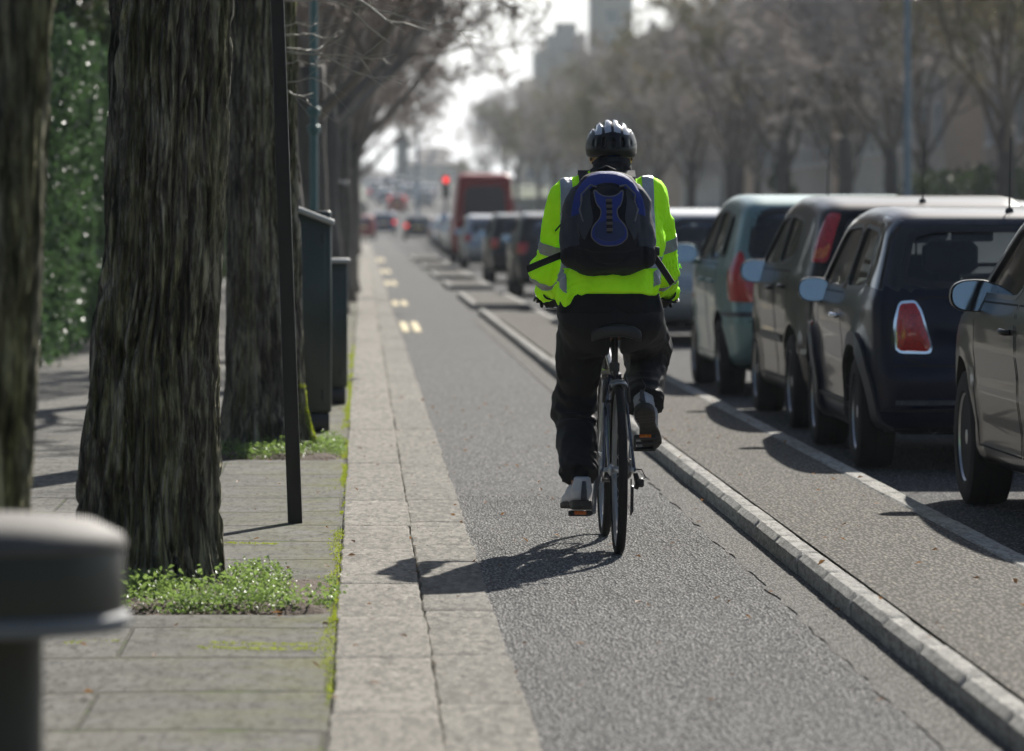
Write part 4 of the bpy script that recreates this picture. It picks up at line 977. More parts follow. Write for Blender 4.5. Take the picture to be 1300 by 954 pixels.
for i, (D, x, v) in enumerate([(112, 17.5, 0), (138, 17.2, 2), (165, 17.8, 1), (200, 17.5, 0), (240, 17.6, 2), (290, 18, 1), (350, 18, 0), (420, 18, 2)]):
    t = copy_tree(protoR[v], label='%s bare garden tree in front of the flats, counting from the near end' % ORD[i], group='bare garden trees in front of the flats'); t.location = (x, D, terr(D) + .1); t.rotation_euler.z = i * 2.9 + 1; s = .95 + .12 * math.sin(i * 1.3); t.scale = (s,) * 3

# ---- hedge and evergreens on the left
def hedge(name, x0, x1, y0, y1, h, n, mat, size, label, seed, cat='hedge'):
    root = empty(name, (0, 0, 0), 0, label, cat); r = np.random.default_rng(seed)
    P = np.stack([x0 + (x1 - x0) * (1 - r.uniform(0, 1, n) ** 2.2 * .7), r.uniform(y0, y1, n), .05 + r.uniform(0, 1, n) ** .85 * h], 1)
    P[:, 0] += .28 * fbm(P * np.array([.4, 1.4, 1.4]), seed, 3) + .1 * fbm(P * 5, seed + 1, 2); P[:, 2] += .35 * fbm(P * 1.2, seed + 2, 3) * (P[:, 2] / h)
    P = P[fbm(P * 2.6, seed + 5, 3) > -.28]
    leafcloud('foliage', P, size, mat, .0, seed, .4, .5, root)
    rr = random.Random(seed)
    for k in range(min(14, int((y1 - y0) * 1.2))):
        c = MB()
        y = rr.uniform(y0, y1); x = rr.uniform(x0 + .3, x1 - .25) if x1 - x0 > .7 else (x0 + x1) / 2; c.tube([(x, y, 0), (x + rr.gauss(0, .1), y + rr.gauss(0, .1), h * .5), (x + rr.gauss(0, .2), y + rr.gauss(0, .2), h * .85)], [.05, .035, .015], 6); c.build('stem', [M['bark_far']], root, True)
    return root
hedge('hedge', -4.2, -2.75, 39, 64, 3.1, 60000, M['hedge'], .085, 'tall glossy green laurel hedge between the two nearest trunks on the left', 71)
hedge('hedge', -4.4, -2.9, 64.5, 150, 3.0, 26000, M['dark_leaf'], .16, 'dark clipped hedge running on beyond the glossy laurel on the left', 72)
def evergreen(seed, h, rad, n, size, mat):
    T = MB(); T.tube([(0, 0, -.1), (.05, 0, h * .4), (0, .1, h * .8)], [.22, .15, .05], 8); r = np.random.default_rng(seed); rr = random.Random(seed)
    for k in range(14):
        a = rr.uniform(0, 2 * PI); z = rr.uniform(.2, .75) * h; T.tube([(0, 0, z), (math.cos(a) * rad * .6, math.sin(a) * rad * .6, z + .6)], [.05, .02], 5)
    C = []
    for k in range(46):
        t = rr.uniform(.12, 1); a = rr.uniform(0, 2 * PI); q = rad * (1 - (t - .35) ** 2 * 1.7) * rr.uniform(.35, 1.0); C.append((math.cos(a) * q, math.sin(a) * q, t * h, rr.uniform(.35, .75) * rad * .5))
    C = np.array(C); k = r.integers(0, len(C), n); d = r.normal(size=(n, 3)); d /= np.linalg.norm(d, axis=1)[:, None]; P = C[k, :3] + d * (C[k, 3] * r.uniform(.6, 1.08, n))[:, None]
    return T, P
T, P = evergreen(5, 7.0, 2.4, 16000, .13, None)
eg = empty('evergreen_tree', (-5.6, 52, 0), 0, 'dark evergreen rising behind the laurel hedge at upper left', 'tree', 'evergreens behind the left hedge'); T.build('trunk', [M['bark_far']], eg, True); leafcloud('crown', P, .15, M['dark_leaf'], 0, 5, .4, .5, eg)
for i, (x, y, s) in enumerate([(-5.2, 63, 1.1), (-5.5, 72, .95), (-5.0, 84, 1.15), (-5.3, 97, 1.0), (-4.9, 112, 1.2), (-5.2, 130, 1.05), (-5.0, 150, 1.25), (-5.2, 175, 1.3)]):
    t = copy_tree(eg, label='%s dark evergreen beyond the one at upper left, behind the left tree row' % ORD[i]); t.location = (x, y, 0); t.rotation_euler.z = i * 1.1; t.scale = (s, s, s * 1.1)

# ---- street furniture on the left footway
M['greenbox'] = simple('cabinet_green', (.024, .040, .030), .45, .1, .2, var=.15, vs=6, bump=.15, bs=50)
M['palecap'] = simple('pale_lid', (.42, .43, .42), .5, var=.15, vs=10)
M['postrust'] = simple('painted_steel_post', (.018, .017, .017), .5, .3, .2, var=.4, vs=15, bump=.4, bs=70)
M['lampgreen'] = simple('lamp_post_green', (.045, .12, .125), .4, .2, .3, var=.2)
M['lampblue'] = simple('lamp_post_bluegrey', (.16, .22, .27), .45, .2, .2, var=.15)
def cabinet(x, y, w, d, h, lid, slope, label):
    root = empty('utility_cabinet', (x, y, .034), 0, label, 'cabinet', 'green utility cabinets on the left footway')
    g = MB(); g.box((0, d / 2, .06), (w / 2 - .012, d / 2 - .012, .06), None, 0, .01); g.build('plinth', [M['blackplastic']], root, True, 50)
    g = MB(); g.box((0, d / 2, .12 + (h - .12) / 2), (w / 2, d / 2, (h - .12) / 2), None, 0, .012); g.build('housing', [M['greenbox']], root, True, 50)
    g = MB(); g.box((0, -.006, h * .5 + .04), (w / 2 - .035, .008, h * .5 - .11), None, 0, .006); g.tube([(w / 2 - .05, -.015, .2), (w / 2 - .05, -.015, .26)], .007, 6); g.tube([(w / 2 - .05, -.015, h - .2), (w / 2 - .05, -.015, h - .14)], .007, 6); dr = g.build('door', [M['greenbox']], root, True, 50)
    g = MB(); g.lathe([(.014, 0), (.014, .008), (.008, .01)], (-w / 2 + .09, -.018, h * .55), 14, Matrix.Rotation(PI / 2, 3, 'X')); g.build('handle', [M['steel_grey']], dr, True, 50)
    g = MB(); rot = Matrix.Rotation(slope, 3, 'Y'); g.box((-.0, d / 2 - .01, h + lid * .55 + math.tan(slope) * 0), (w / 2 / math.cos(slope) + .018, d / 2 + .03, lid / 2), rot, 0, .008)
    if slope > .01:
        dz = math.tan(slope) * w / 2; V = [(-w / 2 + .004, .004, h - .02), (w / 2 - .004, .004, h - .02), (-w / 2 + .004, .004, h + dz), (-w / 2 + .004, d - .004, h - .02), (w / 2 - .004, d - .004, h - .02), (-w / 2 + .004, d - .004, h + dz)]
        s = MB(); s.add(V, [(0, 1, 2), (3, 5, 4), (0, 2, 5, 3)]); s.build('gable', [M['greenbox']], root)
    g.build('lid', [M['palecap']], root, True, 50); return root
cabinet(-.42, 27.3, .46, .42, 1.35, .035, R(21), 'tall dark green cabinet with a sloping pale lid just beyond the leaning post')
cabinet(-.235, 31.4, .26, .32, .99, .03, 0, 'low narrow green cabinet with flat pale lid directly behind the tall one')
p = empty('sign_post', (-.287, 19.2, .03), 0, 'dark square steel post leaning slightly left beside the big trunk', 'post')
g = MB(); q = [(-.0, 0), (-.035, 1.0), (-.062, 1.8), (-.10, 2.9)]
V = []; 
for (dx, z) in q:
    for (a, b) in ((-.031, -.031), (.031, -.031), (.031, .031), (-.031, .031)): V.append((dx + a * (1 - z * .03), b, z))
g.add(V, [(i * 4 + k, i * 4 + (k + 1) % 4, i * 4 + 4 + (k + 1) % 4, i * 4 + 4 + k) for i in range(3) for k in range(4)] + [(12, 13, 14, 15)]); o = g.build('shaft', [M['postrust']], p)
bv = o.modifiers.new('b', 'BEVEL'); bv.width = .005; bv.segments = 2; bake(o)
g = MB(); g.box((-.10, -.045, 2.72), (.20, .004, .26), None, 0, .003); g.build('sign_plate', [M['steel_grey']], p, True, 50)
def lamp_post(x, y, mat, label, r=.045, h=6.5, arm=(1.0, 0), base=.085, collars=(2.37, 2.10)):
    root = empty('street_lamp', (x, y, .03), 0, label, 'lamp post')
    g = MB(); g.lathe([(base * 1.25, 0), (base * 1.25, .03), (base, .05), (base * .96, .9), (r * 1.25, 1.0), (r, 1.08), (r * .78, h)], (0, 0, 0), 20); g.build('column', [mat], root, True, 40)
    for z in collars:
        g = MB(); g.lathe([(r * 1.0, -.04), (r * 1.5, -.03), (r * 1.55, .03), (r * 1.0, .04)], (0, 0, z), 18); g.build('collar', [mat], root, True, 40)
    g = MB(); g.tube([(0, 0, h - .1), (arm[0] * .2, 0, h + .3), (arm[0], 0, h + .42)], [.03, .026, .022], 10); g.build('arm', [mat], root, True)
    g = MB(); g.lathe([(.0, -.05), (.09, -.04), (.12, .0), (.09, .06), (.0, .09)], (0, 0, 0), 16); V = [(v[0] * 2.4 + arm[0] + .2 * (1 if arm[0] > 0 else -1), v[1], v[2] + h + .42) for v in g.v]; l = MB(); l.add(V, g.f); l.build('lantern', [M['steel_grey']], root, True); return root
lamp_post(PX(398.5, 38), 38, M['lampgreen'], 'slim teal lamp column rising behind the tall green cabinet', .036, 6, (1.0, 0), .075, (2.21, 2.06))
lamp_post(PX(1152, 84), 84, M['lampblue'], 'blue-grey lamp column rising behind the parked cars on the right', .068, 8.5, (-1.4, 0), .10, (1.6,))
lamp_post(PX(530, 330), 330, M['lampblue'], 'distant thin lamp column against the bright sky at the end of the street', .12, 8.5, (-1.4, 0), .18, (1.6,))
p = empty('sign_post', (PX(415, 62), 62, .03), 0, 'short post with a round blue sign just above the cabinets', 'sign')
g = MB(); g.tube([(0, .02, 0), (0, .02, 1.72)], .025, 8); g.build('shaft', [M['postrust']], p, True)
g = MB(); g.lathe([(0, -.008), (.10, -.008), (.10, .004), (0, .004)], (0, 0, 1.54), 24, Matrix.Rotation(PI / 2, 3, 'X')); sg = g.build('sign_disc', [simple('sign_blue', (.01, .10, .5), .4)], p, False)
g = MB()  # white bicycle pictogram
for s in (-1, 1): g.lathe([(.026, -.002), (.026, .001), (.020, .001), (.020, -.002)], (s * .038, -.014, 1.52), 16, Matrix.Rotation(PI / 2, 3, 'X'), closed=True)
for a, b in (((-.038, 1.52), (-.012, 1.56)), ((-.012, 1.56), (.026, 1.56)), ((.026, 1.56), (.038, 1.52)), ((-.012, 1.56), (.004, 1.52)), ((.004, 1.52), (.03, 1.57)), ((-.038, 1.52), (.004, 1.52))): g.tube([(a[0], -.014, a[1]), (b[0], -.014, b[1])], .003, 4)
g.build('bicycle_pictogram', [M['white']], sg)
p = empty('marker_post', (PX(430, 66), 66, .03), 0, 'thin dark post with a small bright cap behind the blue sign', 'post')
g = MB(); g.lathe([(.05, 0), (.045, 1.75), (.075, 1.78), (.075, 1.84), (0, 1.88)], (0, 0, 0), 14); g.build('shaft', [M['postrust']], p, True, 40); g = MB(); g.box((.06, -.0, 1.83), (.08, .04, .03), None, 0, .012); g.build('cap', [M['palecap']], p, True, 40)
# round bollard, bottom left
p = empty('bollard', (-.605, 7.5, .315), 0, 'big blurred round-headed bollard with a pale rim at the lower left corner', 'bollard')
p.scale = (.781,) * 3; g = MB(); g.lathe([(.15, -.37), (.15, -.34), (.118, -.33), (.092, -.30), (.092, .425)], (0, 0, 0), 40); g.build('shaft', [M['bollard']], p, True, 40)
g = MB(); g.lathe([(.092, .42), (.268, .43), (.278, .44), (.278, .462), (.266, .47)], (0, 0, 0), 56); g.build('rim', [M['bollard_lip']], p, True, 40)
g = MB(); g.lathe([(.262, .465), (.266, .475), (.266, .59), (.262, .605)], (0, 0, 0), 56); g.build('head', [M['bollard']], p, True, 40)
g = MB(); g.lathe([(.268, .60), (.272, .61), (.262, .632), (.20, .662), (.09, .674), (0, .678)], (0, 0, 0), 56); g.build('cap', [simple('weathered_cap', (.11, .10, .088), .75, .0, var=.4, vs=14, bump=.5, bs=60)], p, True, 50)

# ---- traffic light far ahead
p = empty('traffic_light', (PX(566, 200), 200, 0), 0, 'traffic signal showing red left of the red van', 'traffic light')
g = MB(); g.tube([(0, .15, 0), (0, .15, 3.4)], .06, 10); g.build('pole', [M['postrust']], p, True)
g = MB(); g.box((0, 0, 2.75), (.16, .1, .5), None, 0, .03); hd = g.build('signal_head', [M['blackplastic']], p, True, 50)
for z, mm in ((3.07, M['signal_red']), (2.75, M['glass_solid']), (2.43, M['glass_solid'])): g = MB(); g.lathe([(0, -.03), (.11, -.015), (.12, .02)], (0, -.10, z), 20, Matrix.Rotation(PI / 2, 3, 'X') @ Matrix.Rotation(0, 3, 'X')); g.build('signal_lens', [mm], hd, True, 50)

# ---- buildings
M['brick'] = None
def brickmat(name, a, b, mort, sc=1.0):
    t = NT(name); br = t.n.new('ShaderNodeTexBrick'); mp = t.n.new('ShaderNodeMapping'); mp.inputs['Rotation'].default_value = (PI / 2, 0, 0)
    sx = t.n.new('ShaderNodeSeparateXYZ'); cb = t.n.new('ShaderNodeCombineXYZ'); t.l.new(t.coord(), sx.inputs[0]); ad = t.math('ADD', sx.outputs[0], sx.outputs[1]); t.l.new(ad, cb.inputs[0]); t.l.new(sx.outputs[2], cb.inputs[1]); t.l.new(cb.outputs[0], br.inputs['Vector'])
    for k, v in (('Scale', sc), ('Mortar Size', .008), ('Brick Width', .225), ('Row Height', .075)): br.inputs[k].default_value = v
    br.inputs['Color1'].default_value = (*a, 1); br.inputs['Color2'].default_value = (*b, 1); br.inputs['Mortar'].default_value = (*mort, 1)
    t.col(t.mix(t.ramp(t.noise(.5, 5), [(.35, 0.0), (.75, .4)]), br.outputs[0], [x * .6 for x in a])); t.set(Roughness=.9); return t.m
M['brick'] = brickmat('buff_brick', (.52, .46, .38), (.46, .40, .33), (.5, .47, .43)); M['brick2'] = brickmat('red_brick', (.47, .38, .31), (.41, .32, .26), (.46, .43, .38))
M['render'] = simple('pale_render', (.46, .42, .36), .9, var=.12, vs=.5); M['tile'] = simple('roof_tile', (.09, .065, .055), .85, var=.3, vs=3, bump=.6, bs=14, bd=.03); M['frame_w'] = simple('white_frame', (.62, .62, .6), .5)
M['pane'] = simple('window_pane', (.10, .14, .18), .06, 0, 0, var=.3, vs=.7, spec=.9)
def block(x, y, ln, dp, h, st, wallm, label, nwin, end_wins=2, roofh=2.6, chim=2, name='apartment_building', group='brick flats behind the right-hand trees'):
    z0 = terr(y); root = empty(name, (x, y, z0), 0, label, 'building', group)
    g = MB(); g.box((dp / 2, ln / 2, h / 2), (dp / 2, ln / 2, h / 2)); g.build('wall', [wallm], root)
    g = MB(); o = .5; V = [(-o, -o, h), (dp + o, -o, h), (dp + o, ln + o, h), (-o, ln + o, h), (dp / 2, dp * .35, h + roofh), (dp / 2, ln - dp * .35, h + roofh), (-o, -o, h - .25), (dp + o, -o, h - .25), (dp + o, ln + o, h - .25), (-o, ln + o, h - .25)]
    g.add(V, [(0, 1, 4), (1, 2, 5, 4), (2, 3, 5), (3, 0, 4, 5), (6, 7, 1, 0), (7, 8, 2, 1), (8, 9, 3, 2), (9, 6, 0, 3), (9, 8, 7, 6)]); rf = g.build('roof', [M['tile']], root)
    for k in range(chim):
        g = MB(); yy_ = ln * (k + .5) / chim; g.box((dp / 2 + .6, yy_, h + roofh + .1), (.4, .8, .9)); 
        for q in (-.45, 0, .45): g.lathe([(.14, 0), (.11, .45)], (dp / 2 + .6, yy_ + q, h + roofh + 1.0), 10)
        g.build('chimney', [wallm], rf)
    fh = h / st; proto = None
    def win(c, ax, w, hh):
        nonlocal proto
        key = 0 if ax == 'y' else 1
        def mk():
            a = Vector((0, 1, 0)) if ax == 'y' else Vector((1, 0, 0)); n = Vector((-1, 0, 0)) if ax == 'y' else Vector((0, -1, 0)); g = MB()
            def bb(u0, u1, z0_, z1, t0, t1):
                P = [a * u + n * t + Vector((0, 0, z)) for t in (t0, t1) for z in (z0_, z1) for u in (u0, u1)]; g.add(P, [(0, 1, 3, 2), (4, 6, 7, 5), (0, 4, 5, 1), (2, 3, 7, 6), (0, 2, 6, 4), (1, 5, 7, 3)])
            for u0, u1, z0_, z1 in ((-w / 2, -w / 2 + .07, 0, hh), (w / 2 - .07, w / 2, 0, hh), (-w / 2 + .071, w / 2 - .071, hh - .07, hh), (-w / 2 + .071, w / 2 - .071, 0, .07), (-.03, .03, .071, hh - .071), (-w / 2 + .071, -.031, hh * .5 - .025, hh * .5 + .025), (.031, w / 2 - .071, hh * .5 - .025, hh * .5 + .025)): bb(u0, u1, z0_, z1, .02, .07)
            bb(-w / 2 - .08, w / 2 + .08, -.09, -.005, .0, .14)
            f = g.build('window', [M['frame_w']], root); g2 = MB(); P = [a * u + n * .035 + Vector((0, 0, z)) for z in (.05, hh - .05) for u in (-w / 2 + .05, w / 2 - .05)]; g2.add(P, [(0, 1, 3, 2)]); g2.build('pane', [M['pane']], f); return f
        if key not in wp: wp[key] = mk(); f = wp[key]
        else: f = copy_tree(wp[key], root)
        f.location = c
    wp = {}
    for s in range(st):
        for k in range(nwin): win(Vector((-.0, ln * (k + .5) / nwin, s * fh + .9)), 'y', 1.3, fh * .5)
        for k in range(end_wins): win(Vector((dp * (k + .5) / end_wins, 0, s * fh + .9)), 'x', 1.1, fh * .5)
    return root
block(20.5, 118, 30, 10, 11.5, 4, M['brick2'], 'nearest brick flats with white windows behind the trees at upper right', 9)
block(20, 154, 34, 10, 12, 4, M['brick'], 'second buff brick block of flats behind the bare trees on the right', 10)
block(20.5, 196, 36, 10, 11.5, 4, M['brick2'], 'third brick block of flats, glimpsed between trunks above the parked cars', 10)
block(20, 242, 40, 11, 12, 4, M['brick'], 'fourth block of flats seen through twigs right of the cyclist', 10)
block(19.5, 300, 60, 11, 13, 4, M['brick2'], 'fifth block of flats behind the cyclist\'s helmet, faint in haze', 12)
block(19, 375, 80, 12, 13, 4, M['brick'], 'farthest terrace of flats behind the right-hand row, lost in haze', 14)
hedge('hedge', 14.6, 15.8, 88, 128, 2.5, 9000, M['dark_leaf'], .16, 'clipped dark hedge in front of the nearest flats at right', 73)
hedge('hedge', 14.6, 15.6, 132, 260, 1.5, 12000, M['dark_leaf'], .2, 'long low garden hedge behind the right-hand street trees', 74)
t = copy_tree(eg, label='small yellow-green bush between the far trunks right of the cyclist', group='garden bushes'); t.location = (13.6, 146, .1); t.scale = (.28, .28, .42)
for c in t.children: pass
# distant skyline
def tower(name, x, y, parts, mat, label, extra=None, roofm=None):
    z0 = terr(y); root = empty(name, (x, y, z0), 0, label, 'building', None); g = MB(); z = 0
    for i, (w, d, h) in enumerate(parts): g.box((0, 0, z + h / 2), (w / 2, d / 2, h / 2)); z += h - .01 if False else h
    g.build('wall', [mat], root); 
    if extra: extra(root, z)
    zz_ = 0
    for i, (w, d, h) in enumerate(parts[:2]):
        for s in range(int(h / 3.2)):
            for k in range(max(1, int(w / 3.4))): g = MB(); g.box((-w / 2 + (k + .5) * w / max(1, int(w / 3.4)), -d / 2 - .03, zz_ + s * 3.2 + 1.9), (.7, .03, .8)); g.build('window', [M['pane']], root)
        zz_ += h
    return root
def spire(root, z): g = MB(); g.lathe([(3.2, z), (2.4, z + 6), (.2, z + 17)], (0, 0, 0), 8); g.build('spire', [M['tile']], root)
tower('tower_block', PX(718, 640), 640, [(9, 10, 19), (5.4, 6, 2.6), (3, 3, 1.6)], M['render'], 'grey tower block with stepped top against the sky, above the far right trees')
tower('tower_block', PX(690, 655), 655, [(7.5, 10, 15.5), (1.2, 2, 6)], M['render'], 'lower grey block with a mast joined to the left of the stepped tower')
tower('office_block', PX(775, 560), 560, [(5, 10, 34)], M['render'], 'pale tall block behind bare trees above the helmet')
def hip(root, z): g = MB(); g.add([(-4.2, -4.2, z), (4.2, -4.2, z), (4.2, 4.2, z), (-4.2, 4.2, z), (-2.4, 0, z + 1.6), (2.4, 0, z + 1.6)], [(0, 1, 5, 4), (1, 2, 5), (2, 3, 4, 5), (3, 0, 4)]); g.build('roof', [M['tile']], root)
tower('pavilion', PX(549, 820), 820, [(6.6, 6.6, 6), (5.4, 5.4, 3.2)], M['render'], 'small square tower with a flat dark hipped roof at the end of the street', hip)
def statue(root, z):
    g = MB(); g.lathe([(.8, z), (1.1, z + 1.2), (.9, z + 2.4), (1.25, z + 4.2), (.5, z + 4.8), (.55, z + 5.6), (.2, z + 6.1)], (0, 0, 0), 10); g.build('statue', [simple('bronze', (.05, .07, .065), .6)], root, True)
tower('monument', PX(511, 700), 700, [(3.6, 3.6, 1.0), (2.0, 2.0, 2.4)], simple('dark_stone', (.07, .08, .085), .8), 'dark statue on a plinth against the bright sky at the end of the street', statue)
r = random.Random(9)
for i, px in enumerate(range(395, 640, 17)):
    D = 760 + (i * 137) % 240; w = r.uniform(9, 14); h = r.uniform(4.0, 7.0)
    mm = [M['render'], M['brick'], M['brick2']][i % 3]
    bx = block(PX(px, D) - w / 2, D, 9, w, h, 2, mm, '%s small hazy house of the town skyline counting from the left' % (ORD[i]), 1, 3, 1.8, 1, 'house', 'hazy houses at the end of the street')
# low far trees on the skyline
for i, (px, D, s) in enumerate([(468, 560, .35), (585, 540, .4), (612, 600, .55), (440, 480, .6)]):
    t = copy_tree(protoR[i % 3], label='%s faint low tree on the skyline at the end of the street, from the nearest' % ORD[i], group='faint trees on the skyline'); t.location = (PX(px, D), D, terr(D)); t.scale = (s,) * 3; t.rotation_euler.z = i
# ------------------------------------------------------------------ bicycle and rider.  Local frame: origin where the rear tyre meets the road, y forward
BX, BY = 1.018, 17.84
M['frame_paint'] = simple('bicycle_frame_paint', (.03, .034, .045), .25, .3, 1, var=.1)
M['fork_silver'] = simple('fork_alloy', (.45, .46, .48), .28, .9, var=.1)
M['saddle'] = simple('saddle_vinyl', (.012, .012, .013), .3, var=.2, bump=.2, bs=300, bd=.001, spec=.6)
M['reflector'] = lamp('amber_reflector', (.95, .28, .03), (.7, .14, .02))
M['chain'] = simple('oily_chain', (.11, .10, .09), .45, .8, var=.3, vs=300)
def make_bike():
    root = empty('bicycle', (BX, BY, 0), 0, 'dark hybrid bicycle with thin tyres and orange pedal reflectors under the cyclist', 'bicycle')
    WR = .338
    RX = Matrix.Rotation(PI / 2, 3, 'Y')
    for (wx, wy) in ((0.0, 0.0), (0.0, 1.03)):
        c = (wx, wy, WR)
        rim = MB(); rim.lathe([(.296, .010), (.312, .011), (.314, .007), (.306, -.0), (.314, -.007), (.312, -.011), (.296, -.010), (.290, 0)], c, 72, RX, closed=True)
        w = rim.build('wheel', [M['steel_grey']], root, True, 40)
        tb = MB(); k = 14
        tb.lathe([(.320 + .0185 * math.cos(2 * PI * j / k), .0185 * math.sin(2 * PI * j / k)) for j in range(k)], c, 96, RX, closed=True); tb.build('tyre', [M['rubber']], w, True)
        sp = MB()
        for j in range(32):
            a = 2 * PI * j / 32; sd = 1 if j % 2 else -1; a2 = a + (.5 if (j // 2) % 2 else -.5)
            sp.tube([Vector(c) + Vector((sd * .028, math.cos(a2) * .02, math.sin(a2) * .02)), Vector(c) + Vector((0, math.cos(a) * .293, math.sin(a) * .293))], .0011, 4)
        sp.build('spokes', [M['steel_grey']], w)
        hb = MB(); hb.lathe([(.008, -.06), (.009, -.045), (.024, -.034), (.022, -.026), (.014, -.02), (.014, .02), (.022, .026), (.024, .034), (.009, .045), (.008, .06)], c, 16, RX); hb.build('hub', [M['fork_silver']], w, True, 40)
    # frame
    f = MB(); bb = (0, .43, .285); st = (0, .275, .74); ht = (0, .86, .80); hb_ = (0, .895, .66)
    f.tube([bb, st], .0155, 10); f.tube([(0, .285, .70), ht], .015, 10); f.tube([bb, hb_], .019, 12); f.tube([(0, .853, .83), (0, .90, .64)], .02, 12)
    for sd in (-1, 1):
        f.tube([(sd * .02, .41, .285), (sd * .052, .25, .30), (sd * .062, .0, .338)], [.011, .010, .009], 8)
        f.tube([(sd * .018, .28, .70), (sd * .042, .2, .60), (sd * .062, .0, .338)], [.008, .008, .007], 8)
    f.tube([(-.04, .2, .60), (.04, .2, .60)], .008, 8); f.tube([(-.045, bb[1], bb[2]), (.045, bb[1], bb[2])], .022, 14)
    f.build('frame', [M['frame_paint']], root, True, 40)
    g = MB(); g.tube([(-.05, .875, .70), (.05, .875, .70)], .014, 10)
    for sd in (-1, 1): g.tube([(sd * .05, .90, .69), (sd * .056, .93, .55), (sd * .056, 1.03, .338)], [.014, .013, .009], 10)
    g.build('fork', [M['fork_silver']], root, True, 40)
    g = MB(); g.tube([(0, .28, .72), (0, .262, .865)], .0135, 12); g.lathe([(.02, -.015), (.021, .012), (.019, .02)], (0, .277, .735), 14); g.box((0, .262, .868), (.022, .04, .012), None, 0, .005)
    g.tube([(-.022, .16, .885), (-.022, .25, .87), (-.022, .38, .885)], .0035, 6); g.tube([(.022, .16, .885), (.022, .25, .87), (.022, .38, .885)], .0035, 6)
    g.build('seat_post', [M['blackplastic']], root, True, 40)
    def sad(P):
        y = P[:, 1]; t = np.clip((y - .13) / .28, 0, 1); w = .086 * (1 - t) ** 1.25 + .020; w = w * np.clip(1 - ((.15 - y) / .045).clip(0, 1) ** 3, .1, 1)
        zt = .925 - .012 * np.cos(t * 5) - (np.abs(P[:, 0]) / .085) ** 2 * .018
        d = smax(np.abs(P[:, 0]) - w, P[:, 2] - zt, .02); d = smax(d, (zt - .05 + .015 * t) - P[:, 2], .012); return smax(smax(d, .115 - y, .02), y - .41, .02)
    V, Fq = snets(sad, (-.13, .09, .84), (.13, .44, .96), .006); so = npmesh('saddle', V, Fq, [M['saddle']], root, True)
    # handlebar
    g = MB(); g.tube([(0, .855, .83), (0, .845, .93)], .014, 10); g.tube([(0, .845, .925), (0, .925, .985)], .015, 10); g.build('stem', [M['frame_paint']], root, True, 40)
    g = MB(); g.tube([(-.285, .885, 1.0), (-.16, .915, .995), (0, .925, .985), (.16, .915, .995), (.285, .885, 1.0)], .0125, 12)
    hbar = g.build('handlebar', [M['blackplastic']], root, True, 40)
    for sd in (-1, 1):
        g = MB(); g.tube([(sd * .17, .913, .996), (sd * .292, .883, 1.0)], .0165, 12); g.build('grip', [M['rubber']], hbar, True, 40)
        g = MB(); g.tube([(sd * .15, .925, .985), (sd * .17, .96, .965), (sd * .25, .955, .955)], [.007, .006, .005], 6); g.build('brake_lever', [M['steel_grey']], hbar, True, 40)
        g = MB(); g.tube([(sd * .15, .925, .99), (sd * .12, .99, 1.0), (sd * .05, .97, .88), (sd * .02, .87, .78)], .0028, 5); g.build('brake_cable', [M['blackplastic']], hbar, True)
    g = MB(); g.tube([(.292, .88, 1.0), (.30, .878, 1.002)], .014, 12); g.tube([(-.292, .88, 1.0), (-.30, .878, 1.002)], .014, 12); g.build('bar_end_plug', [M['chrome']], hbar, True, 40)
    # drivetrain
    g = MB(); g.lathe([(.082, -.0015), (.088, 0), (.082, .0015), (.03, .002), (.03, -.002)], (.052, .43, .285), 44, RX, closed=True); g.lathe([(.064, -.001), (.066, 0), (.064, .001)], (.044, .43, .285), 36, RX); cr = g.build('chainring', [M['chain']], root, True, 40)
    for sd, (py, pz) in ((-1, (.345, .142)), (1, (.515, .418))):
        g = MB(); g.tube([(sd * .062, .43, .285), (sd * .075, (py + .43) / 2, (pz + .285) / 2), (sd * .082, py, pz)], [.015, .011, .011], 10, sx=.7)
        c = g.build('crank', [M['steel_grey']], root, True, 40)
        tilt = Matrix.Rotation(R(-6 if sd < 0 else -46), 3, 'X')
        P0 = Vector((sd * .137, py, pz)); p = MB(); p.tube([(sd * .085, py, pz), (sd * .18, py, pz)], .006, 8)
        for yy in (-.035, .035): p.box(P0 + tilt @ Vector((0, yy, 0)), (.044, .006, .011), tilt, 0, .003)
        for xx in (-.042, .042): p.box(P0 + tilt @ Vector((xx, 0, 0)), (.005, .036, .010), tilt, 0, .002)
        po = p.build('pedal', [M['blackplastic']], c, True, 40)
        r = MB(); r.box(P0 + tilt @ Vector((0, -.043, 0)), (.024, .003, .007), tilt, 0, .001); r.build('reflector', [M['reflector']], po, False)
    g = MB()
    for k in range(7): rr = .028 + k * .0045; x = .048 - k * .0042; g.lathe([(rr - .006, -.001), (rr, -.0008), (rr, .0008), (rr - .006, .001)], (x, 0, .338), 28, RX, closed=True)
    g.build('cassette', [M['chain']], root, True, 40)
    g = MB(); g.tube([(.066, .0, .325), (.078, .005, .285), (.07, .012, .262)], [.009, .014, .009], 8); g.box((.055, .03, .22), (.006, .012, .055), Matrix.Rotation(R(14), 3, 'X'), 0, .003)
    g.lathe([(.004, -.004), (.02, -.003), (.022, 0), (.02, .003), (.004, .004)], (.052, .012, .255), 14, RX); g.lathe([(.004, -.004), (.02, -.003), (.022, 0), (.02, .003), (.004, .004)], (.052, .04, .175), 14, RX)
    g.box((.088, .0, .287), (.012, .022, .018), None, 0, .005); g.tube([(.085, -.02, .295), (.105, -.045, .31), (.09, -.03, .34), (.066, .01, .34)], .0026, 5)
    g.build('derailleur', [M['blackplastic']], root, True, 40)
    g = MB(); g.tube([(.05, .0, .375), (.05, .43, .371)], .0035, 4); g.tube([(.05, .0, .300), (.052, .03, .262), (.052, .055, .17), (.05, .43, .199)], .0035, 4); g.build('chain', [M['chain']], root)
    g = MB()
